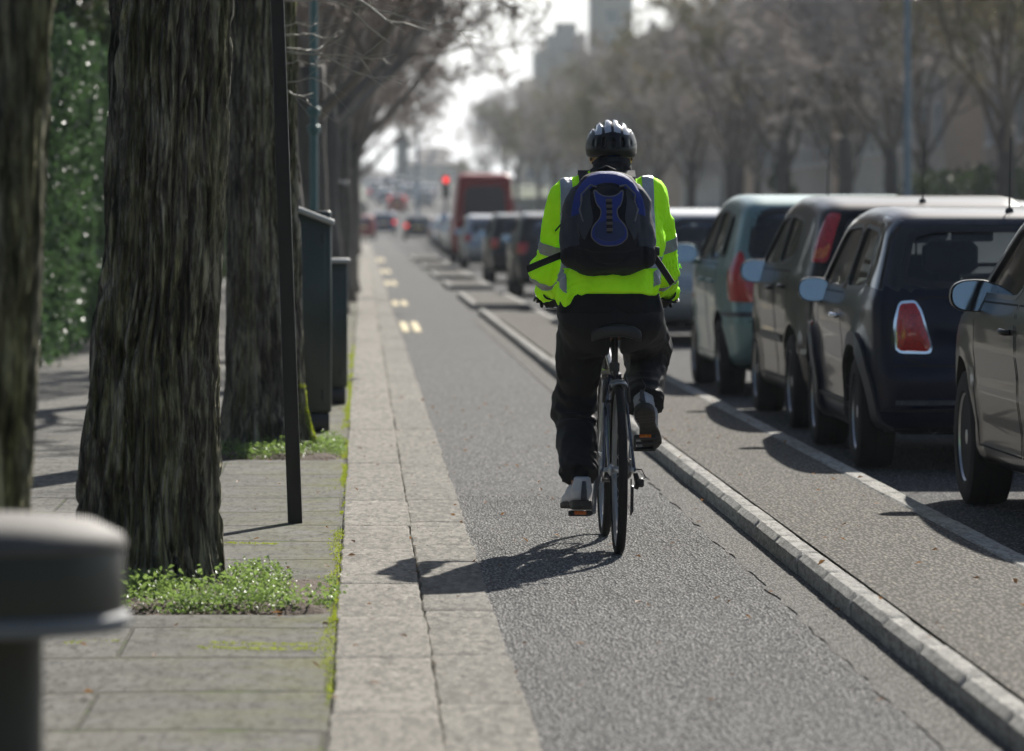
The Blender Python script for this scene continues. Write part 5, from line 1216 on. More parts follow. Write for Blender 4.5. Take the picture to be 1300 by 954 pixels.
    for sd in (-1, 1): g.tube([(sd * .05, .165, .60), (sd * .046, .15, .655), (sd * .036, .16, .70)], [.008, .008, .006], 8); g.box((sd * .020, .155, .648), (.005, .022, .006), None, 0, .002)
    g.tube([(-.036, .16, .70), (.036, .16, .695)], .002, 5); g.tube([(.036, .16, .70), (.09, .13, .715), (.12, .18, .66), (.10, .3, .60)], .0022, 5); g.build('brake', [M['blackplastic']], root, True, 40)
    g = MB(); N = 10; V = []; 
    for i in range(N):
        a = R(58 + i * 5.2)
        for x, dr in ((-.031, -.012), (-.024, 0), (0, .006), (.024, 0), (.031, -.012)): V.append((x, -math.cos(PI - a) * -.0 + math.cos(a) * (.352 + dr), .338 + math.sin(a) * (.352 + dr)))
    Fq = [(i * 5 + j, i * 5 + j + 1, i * 5 + j + 6, i * 5 + j + 5) for i in range(N - 1) for j in range(4)]
    g.add(V, Fq); mo = g.build('mudguard', [M['steel_grey']], root, True); sl = mo.modifiers.new('s', 'SOLIDIFY'); sl.thickness = .003; bake(mo)
    return root
make_bike()

# ---- rider
M['skin'] = simple('skin', (.46, .24, .17), .55, var=.12, vs=30)
M['skin'].node_tree.nodes['Principled BSDF'].inputs['Subsurface Weight'].default_value = .15
M['hair'] = simple('hair', (.03, .022, .018), .8)
def clothmat(name, c, rough=.8, weave=900, trans=0, tc=None, sheen=.2):
    t = NT(name); t.col(t.mix(t.noise(7, 5, .65), [x * .88 for x in c], [x * 1.08 for x in c])); t.set(Roughness=rough, Sheen_Weight=sheen); t.b.inputs['Specular IOR Level'].default_value = .22
    t.bump(t.math('ADD', t.noise(weave, 2), t.math('MULTIPLY', t.noise(38, 4, .6), 1.6)), .35, .004)
    if trans:
        tl = t.n.new('ShaderNodeBsdfTranslucent'); mx = t.n.new('ShaderNodeMixShader'); mx.inputs[0].default_value = trans; tl.inputs[0].default_value = (*tc, 1)
        t.l.new(t.b.outputs[0], mx.inputs[1]); t.l.new(tl.outputs[0], mx.inputs[2]); t.l.new(mx.outputs[0], t.out.inputs[0])
    return t.m
M['hiviz'] = clothmat('hi_vis_fabric', (.74, 1.6, .02), .8, sheen=0)
M['silver_band'] = simple('reflective_tape', (.36, .38, .40), .42, .35, var=.15, vs=40, bump=.3, bs=120, bd=.002)
M['trousers'] = clothmat('black_nylon', (.009, .0095, .012), .55, sheen=0)
M['fleece'] = clothmat('black_fleece', (.008, .009, .012), .95, sheen=.05)
M['pack'] = clothmat('black_pack_cloth', (.009, .010, .015), .72, sheen=.05)
M['packgrey'] = clothmat('slate_pack_cloth', (.048, .056, .074), .7, sheen=.05)
M['packblue'] = clothmat('blue_pack_cloth', (.026, .052, .27), .6, sheen=0)
M['packblue2'] = clothmat('dull_blue_mesh', (.03, .05, .14), .7)
M['piping'] = simple('silver_piping', (.16, .165, .18), .6, .2)
M['web'] = simple('black_webbing', (.010, .010, .012), .8, bump=.6, bs=500, bd=.001)
M['strapgrey'] = clothmat('grey_brown_strap', (.12, .11, .105), .8)
M['shoe'] = simple('shoe_leather', (.55, .56, .60), .5, var=.2, vs=30, bump=.3, bs=90)
M['shoesole'] = simple('shoe_sole', (.05, .045, .04), .7, var=.5, vs=70, bump=.8, bs=90, bd=.004)
M['shoetrim'] = simple('shoe_trim', (.06, .07, .09), .6)
M['helmet_w'] = simple('helmet_shell', (.42, .44, .48), .16, .2, 1, var=.08)
M['helmet_k'] = simple('helmet_black', (.006, .006, .007), .35, 0, .25, var=.1, spec=.3)
M['capblue'] = clothmat('blue_cap', (.02, .09, .45), .8)
CXO = -.022
per = empty('person', (BX, BY, 0), 0, 'cyclist seen from behind in a lime hi-vis jacket, black trousers and helmet', 'person')
def W3(P, k, amp, seed, st=(1, 1, 1)): return fbm(P * np.array(st) * k, seed, 3) * amp
SL, SR = (-.195, .47, 1.41), (.150, .47, 1.42)
EL, ER = (-.262, .585, 1.125), (.235, .585, 1.12)
HL, HR = (-.240, .80, 1.025), (.245, .80, 1.02)
HIPL, HIPR = (-.115, .31, .93), (.085, .31, .93)
KL, KR = (-.155, .52, .57), (.165, .76, .80)
AL, AR = (-.139, .285, .266), (.134, .505, .588)
def body(P):
    d = sd_cap(P, (CXO, .30, .96), (CXO, .43, 1.30), .12, .125, (1.25, .9, 1))
    for a, b, r1, r2 in ((SL, EL, .045, .036), (EL, HL, .036, .026), (SR, ER, .045, .036), (ER, HR, .036, .026), (HIPL, KL, .078, .052), (KL, AL, .05, .033), (HIPR, KR, .078, .052), (KR, AR, .05, .033)):
        d = smin(d, sd_cap(P, a, b, r1, r2), .03)
    d = smin(d, sd_cap(P, SL, SR, .05, .05), .05); d = smin(d, sd_cap(P, (CXO, .46, 1.38), (0, .56, 1.56), .056, .054), .03)
    for (ax, ay, az), sd, tp in ((AL, -1, 0), (AR, 1, 1)):
        toe = (ax * 1.0, ay + .13, az - .075) if not tp else (ax, ay + .085, az - .10); d = smin(d, sd_cap(P, (ax, ay, az), toe, .03, .022), .02)
    return d
Vb, Fb = snets(body, (-.36, .1, .05), (.34, .9, 1.66), .0105)
def head(P):
    Q = P - np.array([0.004, .625, 1.605])
    d = sd_ell(Q, (0, 0, .03), (.078, .098, .095)); d = smin(d, sd_ell(Q, (0, .035, -.045), (.058, .062, .062)), .03)
    d = smin(d, sd_cap(Q, (0, .095, .01), (0, .118, -.022), .009, .014), .012)
    for s in (-1, 1):
        d = smin(d, sd_ell(Q, (s * .081, -.004, -.01), (.010, .02, .032)), .006)
        d = smax(d, -sd_ell(Q, (s * .032, .10, .012), (.019, .014, .012)), .008); d = smin(d, sd_ell(Q, (s * .032, .088, .012), (.013, .012, .011)), .003)
    d = smin(d, sd_ell(Q, (0, .094, -.055), (.024, .012, .009)), .006)
    return smin(d, sd_cap(Q, (0, -.01, -.03), (-.01, -.05, -.11), .056, .058), .025)
Vh, Fh = snets(head, (-.1, .48, 1.46), (.11, .78, 1.75), .0055)
bodyo = npmesh('body', np.concatenate([Vb, Vh]), Fb.tolist() + (Fh + len(Vb)).tolist(), [M['skin']], per, True)
def jacket(P):
    P = P.copy()
    d = sd_cap(P, (CXO, .27, 1.045), (CXO, .40, 1.28), .152, .150, (1.34, .90, 1.0))
    d = smin(d, sd_cap(P, (CXO, .40, 1.26), (CXO - .003, .45, 1.375), .145, .118, (1.28, .95, 1)), .05)
    d = smin(d, sd_cap(P, (SL[0] + .05, SL[1], SL[2]), (SR[0] - .05, SR[1], SR[2]), .085, .085), .06)
    d = smin(d, sd_cap(P, (CXO, .45, 1.40), (0, .49, 1.50), .09, .062), .05)
    fold = np.abs(np.sin((P[:, 2] * 1.0 + P[:, 1] * .5 + .35 * vnoise(P * 6, 3)) * 62)) ** 1.5 * .007
    for S, E, H, sg in ((SL, EL, HL, -1), (SR, ER, HR, 1)):
        H2 = tuple(E[i] + (H[i] - E[i]) * .86 for i in range(3)); a = smin(sd_cap(P, S, E, .077, .063), sd_cap(P, E, H2, .064, .052), .035)
        el = np.exp(-(np.linalg.norm(P - np.array(E), axis=1) / .10) ** 2) + .5 * np.exp(-(np.linalg.norm(P - np.array(H), axis=1) / .09) ** 2)
        d = smin(d, a + fold * el * 1.6, .035)
    # hem: flares a little, dips on the left
    d = d + W3(P, 10, .028, 5, (1, 1, .4)) + W3(P, 22, .010, 9, (1, 1, .5)) + .004 * np.abs(np.sin((P[:, 2] * .8 + P[:, 0] * np.sign(P[:, 0] - CXO) * .9 + .3 * vnoise(P * 7, 66)) * 75))
    # hanging folds below the pack
    d = d + .007 * np.sin(P[:, 0] * 62 + 3 * vnoise(P * 5, 8)) * np.clip((1.14 - P[:, 2]) / .1, 0, 1)
    hem = 1.035 - .075 * np.clip((-.12 - P[:, 0]) / .1, 0, 1) - .025 * np.clip((P[:, 0] - .1) / .1, 0, 1) - .3 * np.clip(P[:, 1] - .35, 0, 1)
    body_only = P[:, 1] < .62
    h = np.where(body_only & (np.abs(P[:, 0] - CXO) < .235), hem - P[:, 2], -1)
    return smax(d, h, .012)
V, Fq = snets(jacket, (-.37, .06, .92), (.35, .9, 1.60), .0068)
Vj, Fj = V, Fq
jack = npmesh('jacket', V, Fq, [M['hiviz']], per, True)
# reflective tape: slices of the jacket surface standing 2 mm proud of it
def band(src, name, planes, off, mat, parent, keep=None):
    bm = bmesh.new(); bm.from_mesh(src.data)
    if keep:
        bmesh.ops.delete(bm, geom=[f for f in bm.faces if not keep(f.calc_center_median())], context='FACES')
    for co, no in planes:
        bmesh.ops.bisect_plane(bm, geom=bm.verts[:] + bm.edges[:] + bm.faces[:], plane_co=co, plane_no=no, clear_outer=True)
    bm.normal_update(); ns = {v: v.normal.copy() for v in bm.verts}
    for v in bm.verts: v.co += ns[v] * off
    me = bpy.data.meshes.new(name); bm.to_mesh(me); bm.free()
    if not len(me.polygons): return None
    o = link_mesh(name, me, [mat], parent, True); s = o.modifiers.new('s', 'SOLIDIFY'); s.thickness = .003; s.offset = -1; bake(o)
    for p in o.data.polygons: p.use_smooth = True
    return o
for S, E, H, sg in ((SL, EL, HL, -1), (SR, ER, HR, 1)):
    S, E, H = Vector(S), Vector(E), Vector(H); ax = (E - S).normalized(); ax2 = (H - E).normalized()
    near = lambda c, sg=sg: (c.x - CXO) * sg > .175
    band(jack, 'reflective_band', [(S + ax * .235, ax), (S + ax * .185, -ax)], .002, M['silver_band'], jack, near)
    c2 = E + ax2 * .045
    n2 = (ax * .55 + ax2 * .6).normalized()
    band(jack, 'reflective_band', [(c2 + n2 * .022, n2), (c2 - n2 * .022, -n2)], .002, M['silver_band'], jack, lambda c, sg=sg: (c.x - CXO) * sg > .15 and c.z < 1.19)
    x0 = -.188 if sg < 0 else .142
    band(jack, 'reflective_band', [((x0 + .024, 0, 0), (1, 0, 0)), ((x0 - .024, 0, 0), (-1, 0, 0)), ((0, 0, 1.24), (0, 0, -1))], .002, M['silver_band'], jack, lambda c: c.z > 1.1)
band(jack, 'reflective_band', [((0, 0, 1.182), (0, 0, 1)), ((0, 0, 1.135), (0, 0, -1)), ((.19, 0, 0), (1, 0, 0)), ((-.235, 0, 0), (-1, 0, 0))], .002, M['silver_band'], jack, lambda c: c.y < .48)
def collar(P):
    d = sd_cap(P, (-.008, .475, 1.475), (.004, .535, 1.57), .10, .075, (1.0, .88, 1)) + W3(P, 16, .014, 21, (1, 1, 2))
    return smax(smax(d, P[:, 2] - 1.582 + (P[:, 1] - .53) * .15, .012), 1.50 - P[:, 2], .01)
V, Fq = snets(collar, (-.13, .35, 1.40), (.13, .66, 1.63), .0065); npmesh('scarf', V, Fq, [M['fleece']], per, True)
def undercoat(P):
    d = sd_cap(P, (CXO, .275, .955), (CXO, .29, 1.05), .158, .15, (1.33, .84, 1)) + W3(P, 14, .012, 31, (1, 1, .5))
    return smax(smax(d, .952 - P[:, 2], .01), P[:, 2] - 1.1, .01)
V, Fq = snets(undercoat, (-.26, .08, .93), (.22, .48, 1.12), .008); npmesh('under_jacket', V, Fq, [M['fleece']], per, True)
def trousers(P):
    d = sd_cap(P, (CXO, .29, .955), (CXO, .28, .93), .155, .15, (1.30, .92, 1))
    fx = P[:, 2] * 1.0 - P[:, 1] * .3
    f1 = np.abs(np.sin((fx + .22 * vnoise(P * 7, 12)) * 40)) ** 1.3
    for H, K, A, r in ((HIPL, KL, AL, (.110, .086, .084)), (HIPR, KR, AR, (.112, .094, .086))):
        H, K, A = np.array(H), np.array(K), np.array(A)
        e = A + (A - K) / np.linalg.norm(A - K) * (-.035 if H[0] < 0 else .015)
        l = smin(sd_cap(P, H, K, r[0], r[1]), sd_cap(P, K, e, r[1], r[2]), .05)
        kn = np.exp(-(np.linalg.norm(P - K - np.array([0, -.07, 0]), axis=1) / .14) ** 2); an = np.exp(-(np.linalg.norm(P - e, axis=1) / .12) ** 2); hp = np.exp(-(np.linalg.norm(P - H - np.array([0, 0, -.1]), axis=1) / .14) ** 2)
        l = l + f1 * .016 * kn + .012 * np.abs(np.sin((P[:, 2] + .15 * vnoise(P * 9, 5)) * 55)) * an + f1 * .008 * hp + W3(P, 13, .016, 40, (1, 1, .6))
        n = (K - A) / np.linalg.norm(K - A); l = smax(l, (e - P) @ n, .006) if True else l
        d = smin(d, l, .035)
    d = smax(d, P[:, 2] - 1.02, .01)
    gap = smax(np.abs(P[:, 0] - .0) - .022, P[:, 2] - .905, .02)
    return smax(d, -gap, .02)
V, Fq = snets(trousers, (-.27, .08, .13), (.30, .86, 1.04), .0078); npmesh('trousers', V, Fq, [M['trousers']], per, True)
# socks + shoes
for sd, A, tilt in ((-1, Vector(AL), R(-6)), (1, Vector(AR), R(-46))):
    s = MB(); s.tube([A + Vector((0, .02, .06)), A, A + Vector((0, .012, -.045))], [.038, .036, .037], 12); s.build('sock', [M['fleece']], per, True)
    Rt = Matrix.Rotation(tilt, 3, 'X') @ Matrix.Rotation(R(-sd * 10), 3, 'Z'); Rn = np.array(Rt)
    O = A + Rt @ Vector((0, 0, -.022))
    def loc(P): return (P - np.array(O)) @ Rn
    def upper(P):
        Q = loc(P); d = sd_cap(Q, (0, -.028, -.012), (0, .03, -.015), .043, .044, (.92, 1, 1)); d = smin(d, sd_cap(Q, (0, .05, -.02), (sd * .008, .155, -.034), .043, .033, (1.05, 1, .85)), .03)
        d = smin(d, sd_cap(Q, (0, -.028, .0), (0, -.034, .035), .037, .034), .015)
        return smax(smax(d, -.055 - Q[:, 2], .008), Q[:, 2] - .046, .008) + .0022 * np.sin(Q[:, 1] * 190) * (Q[:, 2] > -.01)
    def sole(P):
        Q = loc(P); d = sd_cap(Q * np.array([1, 1, 0]), (0, -.03, 0), (sd * .006, .15, 0), .042, .043); wst = .010 * np.exp(-((Q[:, 1] - .05) / .035) ** 2)
        tr = .004 * (np.sin(Q[:, 1] * 260) > .2) * (Q[:, 2] < -.064)
        return smax(smax(d + wst, Q[:, 2] + .046, .004), -.072 - .014 * np.clip((.03 - Q[:, 1]) / .05, 0, 1) + tr - Q[:, 2], .004)
    lo = np.array(O) - .24; hi = np.array(O) + .24
    V, Fq = snets(upper, lo, hi, .0055); sh = npmesh('shoe', V, Fq, [M['shoe']], per, True)
    V, Fq = snets(sole, lo, hi, .0055); npmesh('sole', V, Fq, [M['shoesole']], sh, True)
    b = MB(); b.torus(.0, .0) if False else None
    b.tube([O + Rt @ Vector((0, -.068, -.045)), O + Rt @ Vector((0, -.072, -.01)), O + Rt @ Vector((0, -.070, .028))], [.010, .009, .006], 8, sx=1.6); b.build('heel_tab', [M['shoetrim']], sh, True)
# gloves: palm, four fingers round the grip, thumb under
for sd, H in ((-1, Vector(HL)), (1, Vector(HR))):
    g0 = np.array((sd * .235, .895, 1.0))
    def glove(P):
        d = sd_cap(P, np.array(H) + np.array([0, -.05, .01]), np.array(H) + np.array([0, .04, 0]), .037, .032)
        d = smin(d, sd_cap(P, np.array(H) + np.array([0, .03, -.004]), g0 + np.array([0, -.022, -.004]), .035, .033), .02)
        d = smin(d, sd_box(P, g0 + np.array([0, -.030, .016]), (.043, .040, .017), .014), .025)
        for k, (ln, rr) in enumerate(((.9, .0095), (1.0, .0105), (.97, .0103), (.85, .0098))):
            x = g0[0] + sd * (.034 - k * .0225); a = np.array([x, g0[1] + .004, g0[2] + .027]); b = np.array([x, g0[1] + .034 * ln, g0[2] + .014]); c = np.array([x, g0[1] + .034 * ln, g0[2] - .014]); e = np.array([x, g0[1] + .006, g0[2] - .030])
            d = smin(d, np.minimum(np.minimum(sd_cap(P, a, b, rr + .001, rr), sd_cap(P, b, c, rr, rr)), sd_cap(P, c, e, rr, rr - .002)), .004)
        t0 = g0 + np.array([-sd * .040, -.022, .006]); t1 = g0 + np.array([-sd * .052, .008, -.014]); t2 = g0 + np.array([-sd * .040, .024, -.028])
        return smin(d, np.minimum(sd_cap(P, t0, t1, .014, .012), sd_cap(P, t1, t2, .012, .0095)), .008)
    V, Fq = snets(glove, g0 - np.array([.09, .17, .07]), g0 + np.array([.09, .07, .07]), .004); npmesh('glove', V, Fq, [M['fleece']], per, True)
# helmet
HC = np.array([0.004, .605, 1.63])
def helm(P):
    Q = P - HC; Q = np.stack([Q[:, 0], Q[:, 1] * math.cos(.12) + Q[:, 2] * math.sin(.12), Q[:, 2] * math.cos(.12) - Q[:, 1] * math.sin(.12)], 1)
    o = sd_ell(Q, (0, 0, 0), (.106, .150, .112)); i = sd_ell(Q, (0, 0, -.01), (.086, .125, .09)); low = -.030 + .25 * np.clip(Q[:, 1], 0, 1) + .010 * np.cos(Q[:, 0] * 30)
    d = smax(smax(o, low - Q[:, 2], .008), -i, .004)
    for k in (-2, -1, 0, 1, 2):
        x0 = k * .038
        g = sd_cap(Q, (x0 * .9, -.06, .119 - abs(k) * .016), (x0, .09, .112 - abs(k) * .014), .013, .011, (.62, 1, 1.1)); d = smax(d, -g, .006)
        if abs(k) < 3: g = sd_ell(Q, (x0 * 1.02, -.145 + abs(k) * .017, .034), (.009, .022, .022)); d = smax(d, -g, .006)
    d = smax(d, -(np.abs(o + .0) + .0 - .002 + 1e3 * (np.abs(Q[:, 2] - .004 - .1 * np.abs(Q[:, 0])) > .002)), .001)
    return d
V, Fq = snets(helm, HC - np.array([.13, .19, .09]), HC + np.array([.13, .19, .14]), .0036)
c = V[Fq].mean(1) - HC; zz = c[:, 2] - c[:, 1] * .12
rib = (np.abs(((c[:, 0] / .038) + .5) % 1 - .5) > .13)
mi = np.where((zz > .066 + .008 * np.cos(c[:, 0] * 40)) & rib, 0, 1)
hel = npmesh('helmet', V, Fq, [M['helmet_w'], M['helmet_k']], per, True, mi.tolist())
g = MB(); g.tube([(-.06, .50, 1.60), (-.03, .478, 1.578), (0.004, .474, 1.572), (.035, .478, 1.578), (.066, .50, 1.60)], .006, 6); g.box((.004, .472, 1.574), (.02, .008, .014), None, 0, .004); g.build('fit_cradle', [M['blackplastic']], hel, True, 50)
g = MB()
for s in (-1, 1): g.tube([(.004 + s * .086, .60, 1.62), (.004 + s * .084, .61, 1.58), (.004 + s * .05, .65, 1.52)], .004, 5); g.tube([(.004 + s * .082, .53, 1.62), (.004 + s * .084, .60, 1.575)], .004, 5)
g.build('chin_strap', [M['web']], hel, True)
V, Fq = snets(lambda P: smax(sd_ell(P, (.004, .605, 1.63), (.091, .131, .096)), 1.617 - P[:, 2], .006), (-.1, .45, 1.6), (.11, .76, 1.75), .007); npmesh('liner', V, Fq, [M['blackplastic']], hel, True)
def cap(P): return smax(smax(smax(sd_ell(P, (.004, .600, 1.632), (.060, .104, .09)), 1.588 - P[:, 2], .006), P[:, 1] - .60, .01), P[:, 2] - 1.625, .004)
V, Fq = snets(cap, (-.09, .47, 1.57), (.1, .64, 1.66), .006); npmesh('bandana', V, Fq, [M['capblue']], per, True)

# ---- backpack: a thing of its own on the rider's back
bp = empty('backpack', (BX, BY, 0), 0, 'black and blue backpack with a pear-shaped blue panel on the cyclist\'s back', 'backpack')
TH = .30; PC = np.array([-.034, .185, 1.318]); Rp = np.array(Matrix.Rotation(-TH, 3, 'X'))   # leans with the back
def ploc(P): return (P - PC) @ Rp
def packsdf(P):
    Q = ploc(P); x, y, z = Q.T; t = np.clip((z + .215) / .43, 0, 1)
    w = .160 + .016 * np.sin(t * PI * .9) - .085 * np.clip((t - .66) / .34, 0, 1) ** 1.5 - .05 * np.clip((.2 - t) / .2, 0, 1) ** 2
    dp = .085 + .022 * np.sin(t * PI) - .03 * np.clip((t - .75) / .25, 0, 1)
    e = 3.0; r = ((np.abs(x) / w) ** e + (np.abs(y) / dp) ** e) ** (1 / e)
    d = (r - 1) * dp * 1.1
    d = smax(d, np.abs(z) - .214, .05)
    # side pockets, front pocket bulge
    for s in (-1, 1): d = smin(d, sd_cap(Q, (s * .148, -.0, -.14), (s * .145, .0, -.015), .046, .04, (1, 1.2, 1)), .02)
    fp = sd_ell(Q, (0, -.085, -.035), (.125, .05, .165)); d = smin(d, fp, .015)
    seam = np.exp(-(fp / .006) ** 2) * .006
    d = d + seam * (y < -.05) + .005 * np.exp(-((np.abs(x) - .145 + .03 * t) / .008) ** 2) * (y < .03)
    return d + fbm(Q * np.array([11, 11, 15]), 51, 3) * .007 + fbm(Q * 34, 61, 2) * .003
V, Fq = snets(packsdf, PC - np.array([.22, .2, .27]), PC + np.array([.22, .2, .27]), .0062)
q = ploc(V[Fq].mean(1)); mi = np.where(np.abs(q[:, 0]) > .118 + .0 * q[:, 2], 1, 0) * (q[:, 2] < .12) * (q[:, 2] > -.12)
pk = npmesh('pack_body', V, Fq, [M['pack'], M['packgrey']], bp, True, mi.tolist()); pt = bvh_of(V, Fq)
Rm = Matrix([[Rp[i][j] for j in range(3)] for i in range(3)])
PP = Proj(pt, Vector(PC) + Rm @ Vector((0, -.6, 0)), Rm @ Vector((1, 0, 0)), Rm @ Vector((0, 0, 1)), Rm @ Vector((0, 1, 0)))
def ppatch(nm, poly, mat, off=.004, par=None, bul=0, rnd=2, rings=6, thick=.006): g = MB(); PP.patch(g, poly, off, thick, rnd, .012, rings, bulge=bul, keep=.22); return g.build(nm, mat, par or bp, True, 50)
top = [(-.135, .02), (-.13, .10), (-.10, .165), (-.05, .20), (.05, .20), (.10, .165), (.14, .10), (.145, .02), (.125, .02), (.105, .10), (.06, .15), (-.05, .15), (-.09, .10), (-.115, .02)]
g = MB()
def parch(f0, f1, n, col_): 
    V = []; 
    for i in range(n + 1):
        t = i / n; (x0, z0), (x1, z1) = f0(t), f1(t)
        for k in range(6):
            h, nn = PP.hit(x0 + (x1 - x0) * k / 5, z0 + (z1 - z0) * k / 5); nn = (nn - PP.d * .3).normalized(); V.append(h + nn * (.005 if 0 < k < 5 else -.001))
    Fq = [(i * 6 + k, i * 6 + k + 1, i * 6 + k + 7, i * 6 + k + 6) for i in range(n) for k in range(5)]
    return MB().add(V, Fq).build('lid', [col_], bp, True)
def arc(rx, rz, z0): return lambda t: (-rx * math.cos(PI * t) * 1.0, z0 + rz * math.sin(PI * t))
parch(arc(.150, .212, .0), arc(.116, .130, .01), 44, M['packblue'])
for s in (-1, 1):
    ppatch('side_panel', [(s * .06, -.03), (s * .075, .06), (s * .07, .115), (s * .095, .11), (s * .115, .05), (s * .12, -.05), (s * .10, -.11), (s * .088, -.08)], [M['packgrey']], .003)
pear = [(-.058, .108), (-.05, .04), (-.03, .015), (-.034, -.02), (-.068, -.06), (-.070, -.10), (-.04, -.128), (.0, -.135), (.04, -.128), (.070, -.10), (.068, -.06), (.034, -.02), (.03, .015), (.05, .04), (.058, .108), (.03, .075), (0, .068), (-.03, .075)]
pe = ppatch('front_panel', pear, [M['packblue']], .007, None, .003, 2, 8)
g = MB(); PP.strip(g, chaikin(pear, 2, .22), .0035, .0105, .012, True); g.build('piping', [M['piping']], pe, True)
ppatch('mesh_insert', [(-.055, -.045), (-.06, -.10), (0, -.122), (.06, -.10), (.055, -.045), (0, -.03)], [M['packblue2']], .0115, pe)
g = MB(); PP.strip(g, [(0, .058), (0, -.085)], .022, .013, .01, thick=.002)
for k in range(6): 
    h, nn = PP.hit(0, .048 - k * .024); g.box(h + nn * .019, (.0125, .004, .0055), Rm, 1, .002)
g.build('daisy_chain', [M['web'], M['strapgrey']], pe, False)
for s in (-1, 1):
    g = MB(); PP.strip(g, [(s * .045, .122), (s * .07, .128), (s * .105, .09), (s * .112, .02), (s * .10, -.03)], .004, .009, .01); g.build('zip', [M['piping']], bp)
g = MB(); PP.strip(g, [(s * 0 - .13, -.125), (-.06, -.155), (.06, -.155), (.13, -.125)], .006, .004, .015); g.build('zip', [M['web']], bp)
LC = lambda x, y, z: Vector(PC) + Rm @ Vector((x, y, z))
g = MB(); g.tube([LC(-.045, .03, .195), LC(-.035, .01, .225), LC(0, .0, .237), LC(.035, .01, .225), LC(.045, .03, .195)], .006, 8); g.build('grab_handle', [M['web']], bp, True)
jt = bvh_of(Vj, Fj)
def flat_strap(pts, w, mat, nm, thick=.0035, side=(1, 0, 0)):
    mb = MB(); V = []; n = len(pts); pts = [Vector(p) for p in pts]
    for i, p in enumerate(pts):
        d = (pts[min(i + 1, n - 1)] - pts[max(i - 1, 0)]).normalized(); sdv = Vector(side); sdv = (sdv - d * sdv.dot(d)).normalized(); nn = d.cross(sdv) * thick
        V += [p + sdv * w / 2 + nn, p - sdv * w / 2 + nn, p - sdv * w / 2 - nn, p + sdv * w / 2 - nn]
    Fq = [(i * 4 + k, i * 4 + (k + 1) % 4, i * 4 + 4 + (k + 1) % 4, i * 4 + 4 + k) for i in range(n - 1) for k in range(4)] + [(3, 2, 1, 0), tuple((n - 1) * 4 + k for k in range(4))]
    return mb.add(V, Fq).build(nm, [mat], bp, False)
for s, mm in ((-1, M['web']), (1, M['strapgrey'])):
    x = CXO + s * .085; path = []
    for k in range(14):
        a = R(150 - k * 17); pdir = Vector((0, math.cos(a), math.sin(a))); c0 = Vector((x + s * .012 * k / 14, .42, 1.34)); r = jt.ray_cast(c0 + pdir * .5, -pdir)[0]
        if r is not None: path.append(r + pdir * .010)
    if len(path) > 3: flat_strap(path, .052, mm, 'shoulder_strap', .006)
flat_strap([(-.19, .20, 1.20), (-.25, .14, 1.178), (-.31, .10, 1.155), (-.362, .08, 1.133)], .028, M['web'], 'loose_strap', .003, (0, -.3, 1))
flat_strap([(.148, .17, 1.19), (.175, .15, 1.15), (.20, .13, 1.11), (.222, .12, 1.075)], .026, M['web'], 'loose_strap', .003, (1, -.4, .6))
g = MB(); g.tube([(-.155, .22, 1.385), (-.19, .19, 1.36), (-.215, .18, 1.32), (-.245, .17, 1.285)], .004, 6); g.tube([(-.14, .22, 1.40), (-.18, .2, 1.375), (-.205, .2, 1.36)], .006, 6); g.build('cord', [M['web']], bp, True)
g = MB(); g.box((.158, .13, 1.205), (.014, .006, .018), None, 0, .004); g.box((-.19, .19, 1.20), (.016, .006, .018), None, 0, .004); g.build('buckle', [M['blackplastic']], bp, True, 50)
# ------------------------------------------------------------------ unseen hedge, evergreens and terrace, added to darken car reflections and block sky light
hedge('hedge', -4.6, -3.5, -30, 36, 3.2, 9000, M['dark_leaf'], .2, 'unseen dark hedge added beside the left footway to darken reflections and block sky light', 75)
for i, (x, y, s) in enumerate([(-6.2, 30, 1.1), (-6.5, 18, 1.2), (-6.0, 6, 1.0), (-6.4, -8, 1.2), (-6.2, -22, 1.1), (12.5, -14, 1.2), (13.5, -30, 1.3), (7.5, -46, 1.5), (1.0, -52, 1.5), (-5, -44, 1.4), (14, 4, 1.1), (17, -4, 1.2), (3, -40, 1.7), (-1.5, -36, 1.6), (10.5, -38, 1.6), (6.5, -34, 1.5), (-9, -34, 1.6), (17, -38, 1.7), (21, -30, 1.6)]):
    t = copy_tree(eg, label='%s unseen dark evergreen added around the camera to darken car reflections' % ORD[i], group='unseen evergreens added for dark reflections'); t.location = (x, y, 0); t.rotation_euler.z = i * 1.7; t.scale = (s, s, s * 1.05)
block(-22, -95, 8, 46, 11, 3, M['brick2'], 'unseen brick terrace added behind the camera for car reflections', 3, 10)
# ------------------------------------------------------------------ parked and moving cars
def recolour(root, mat):
    for o in kids(root):
        for i, s in enumerate(o.material_slots):
            if s.material in BODYM: s.link = 'OBJECT'; s.material = mat
    return root
BODYM = [M[k] for k in ('navy', 'charcoal', 'darkgrey', 'teal', 'silver', 'white', 'vanred', 'red', 'blue', 'black')]
GP = 'cars parked along the kerb'
m_mini = make_car('parked_car', 'small dark navy hatchback with chrome-rimmed tail lamps, round mirrors and a roof aerial', MINI, M['navy'])
m_punto = make_car('parked_car', 'black hatchback with tall red and orange tail lamps, next behind the pale teal car', PUNTO, M['black'])
m_jazz = make_car('parked_car', 'pale teal tall hatchback with big triangular red tail lamps', JAZZ, M['teal'])
m_hatch = make_car('parked_car', 'dark grey car cut off by the right edge, only its front half in view', HATCH, M['darkgrey'])
m_est = make_car('parked_car', 'silver-roofed car with a yellow rear plate half hidden by the cyclist\'s right arm', EST, M['silver'])
m_van = make_car('van', 'tall dark red van towering over the parked cars left of the cyclist', VAN, M['vanred'], False); m_van['category'] = 'van'
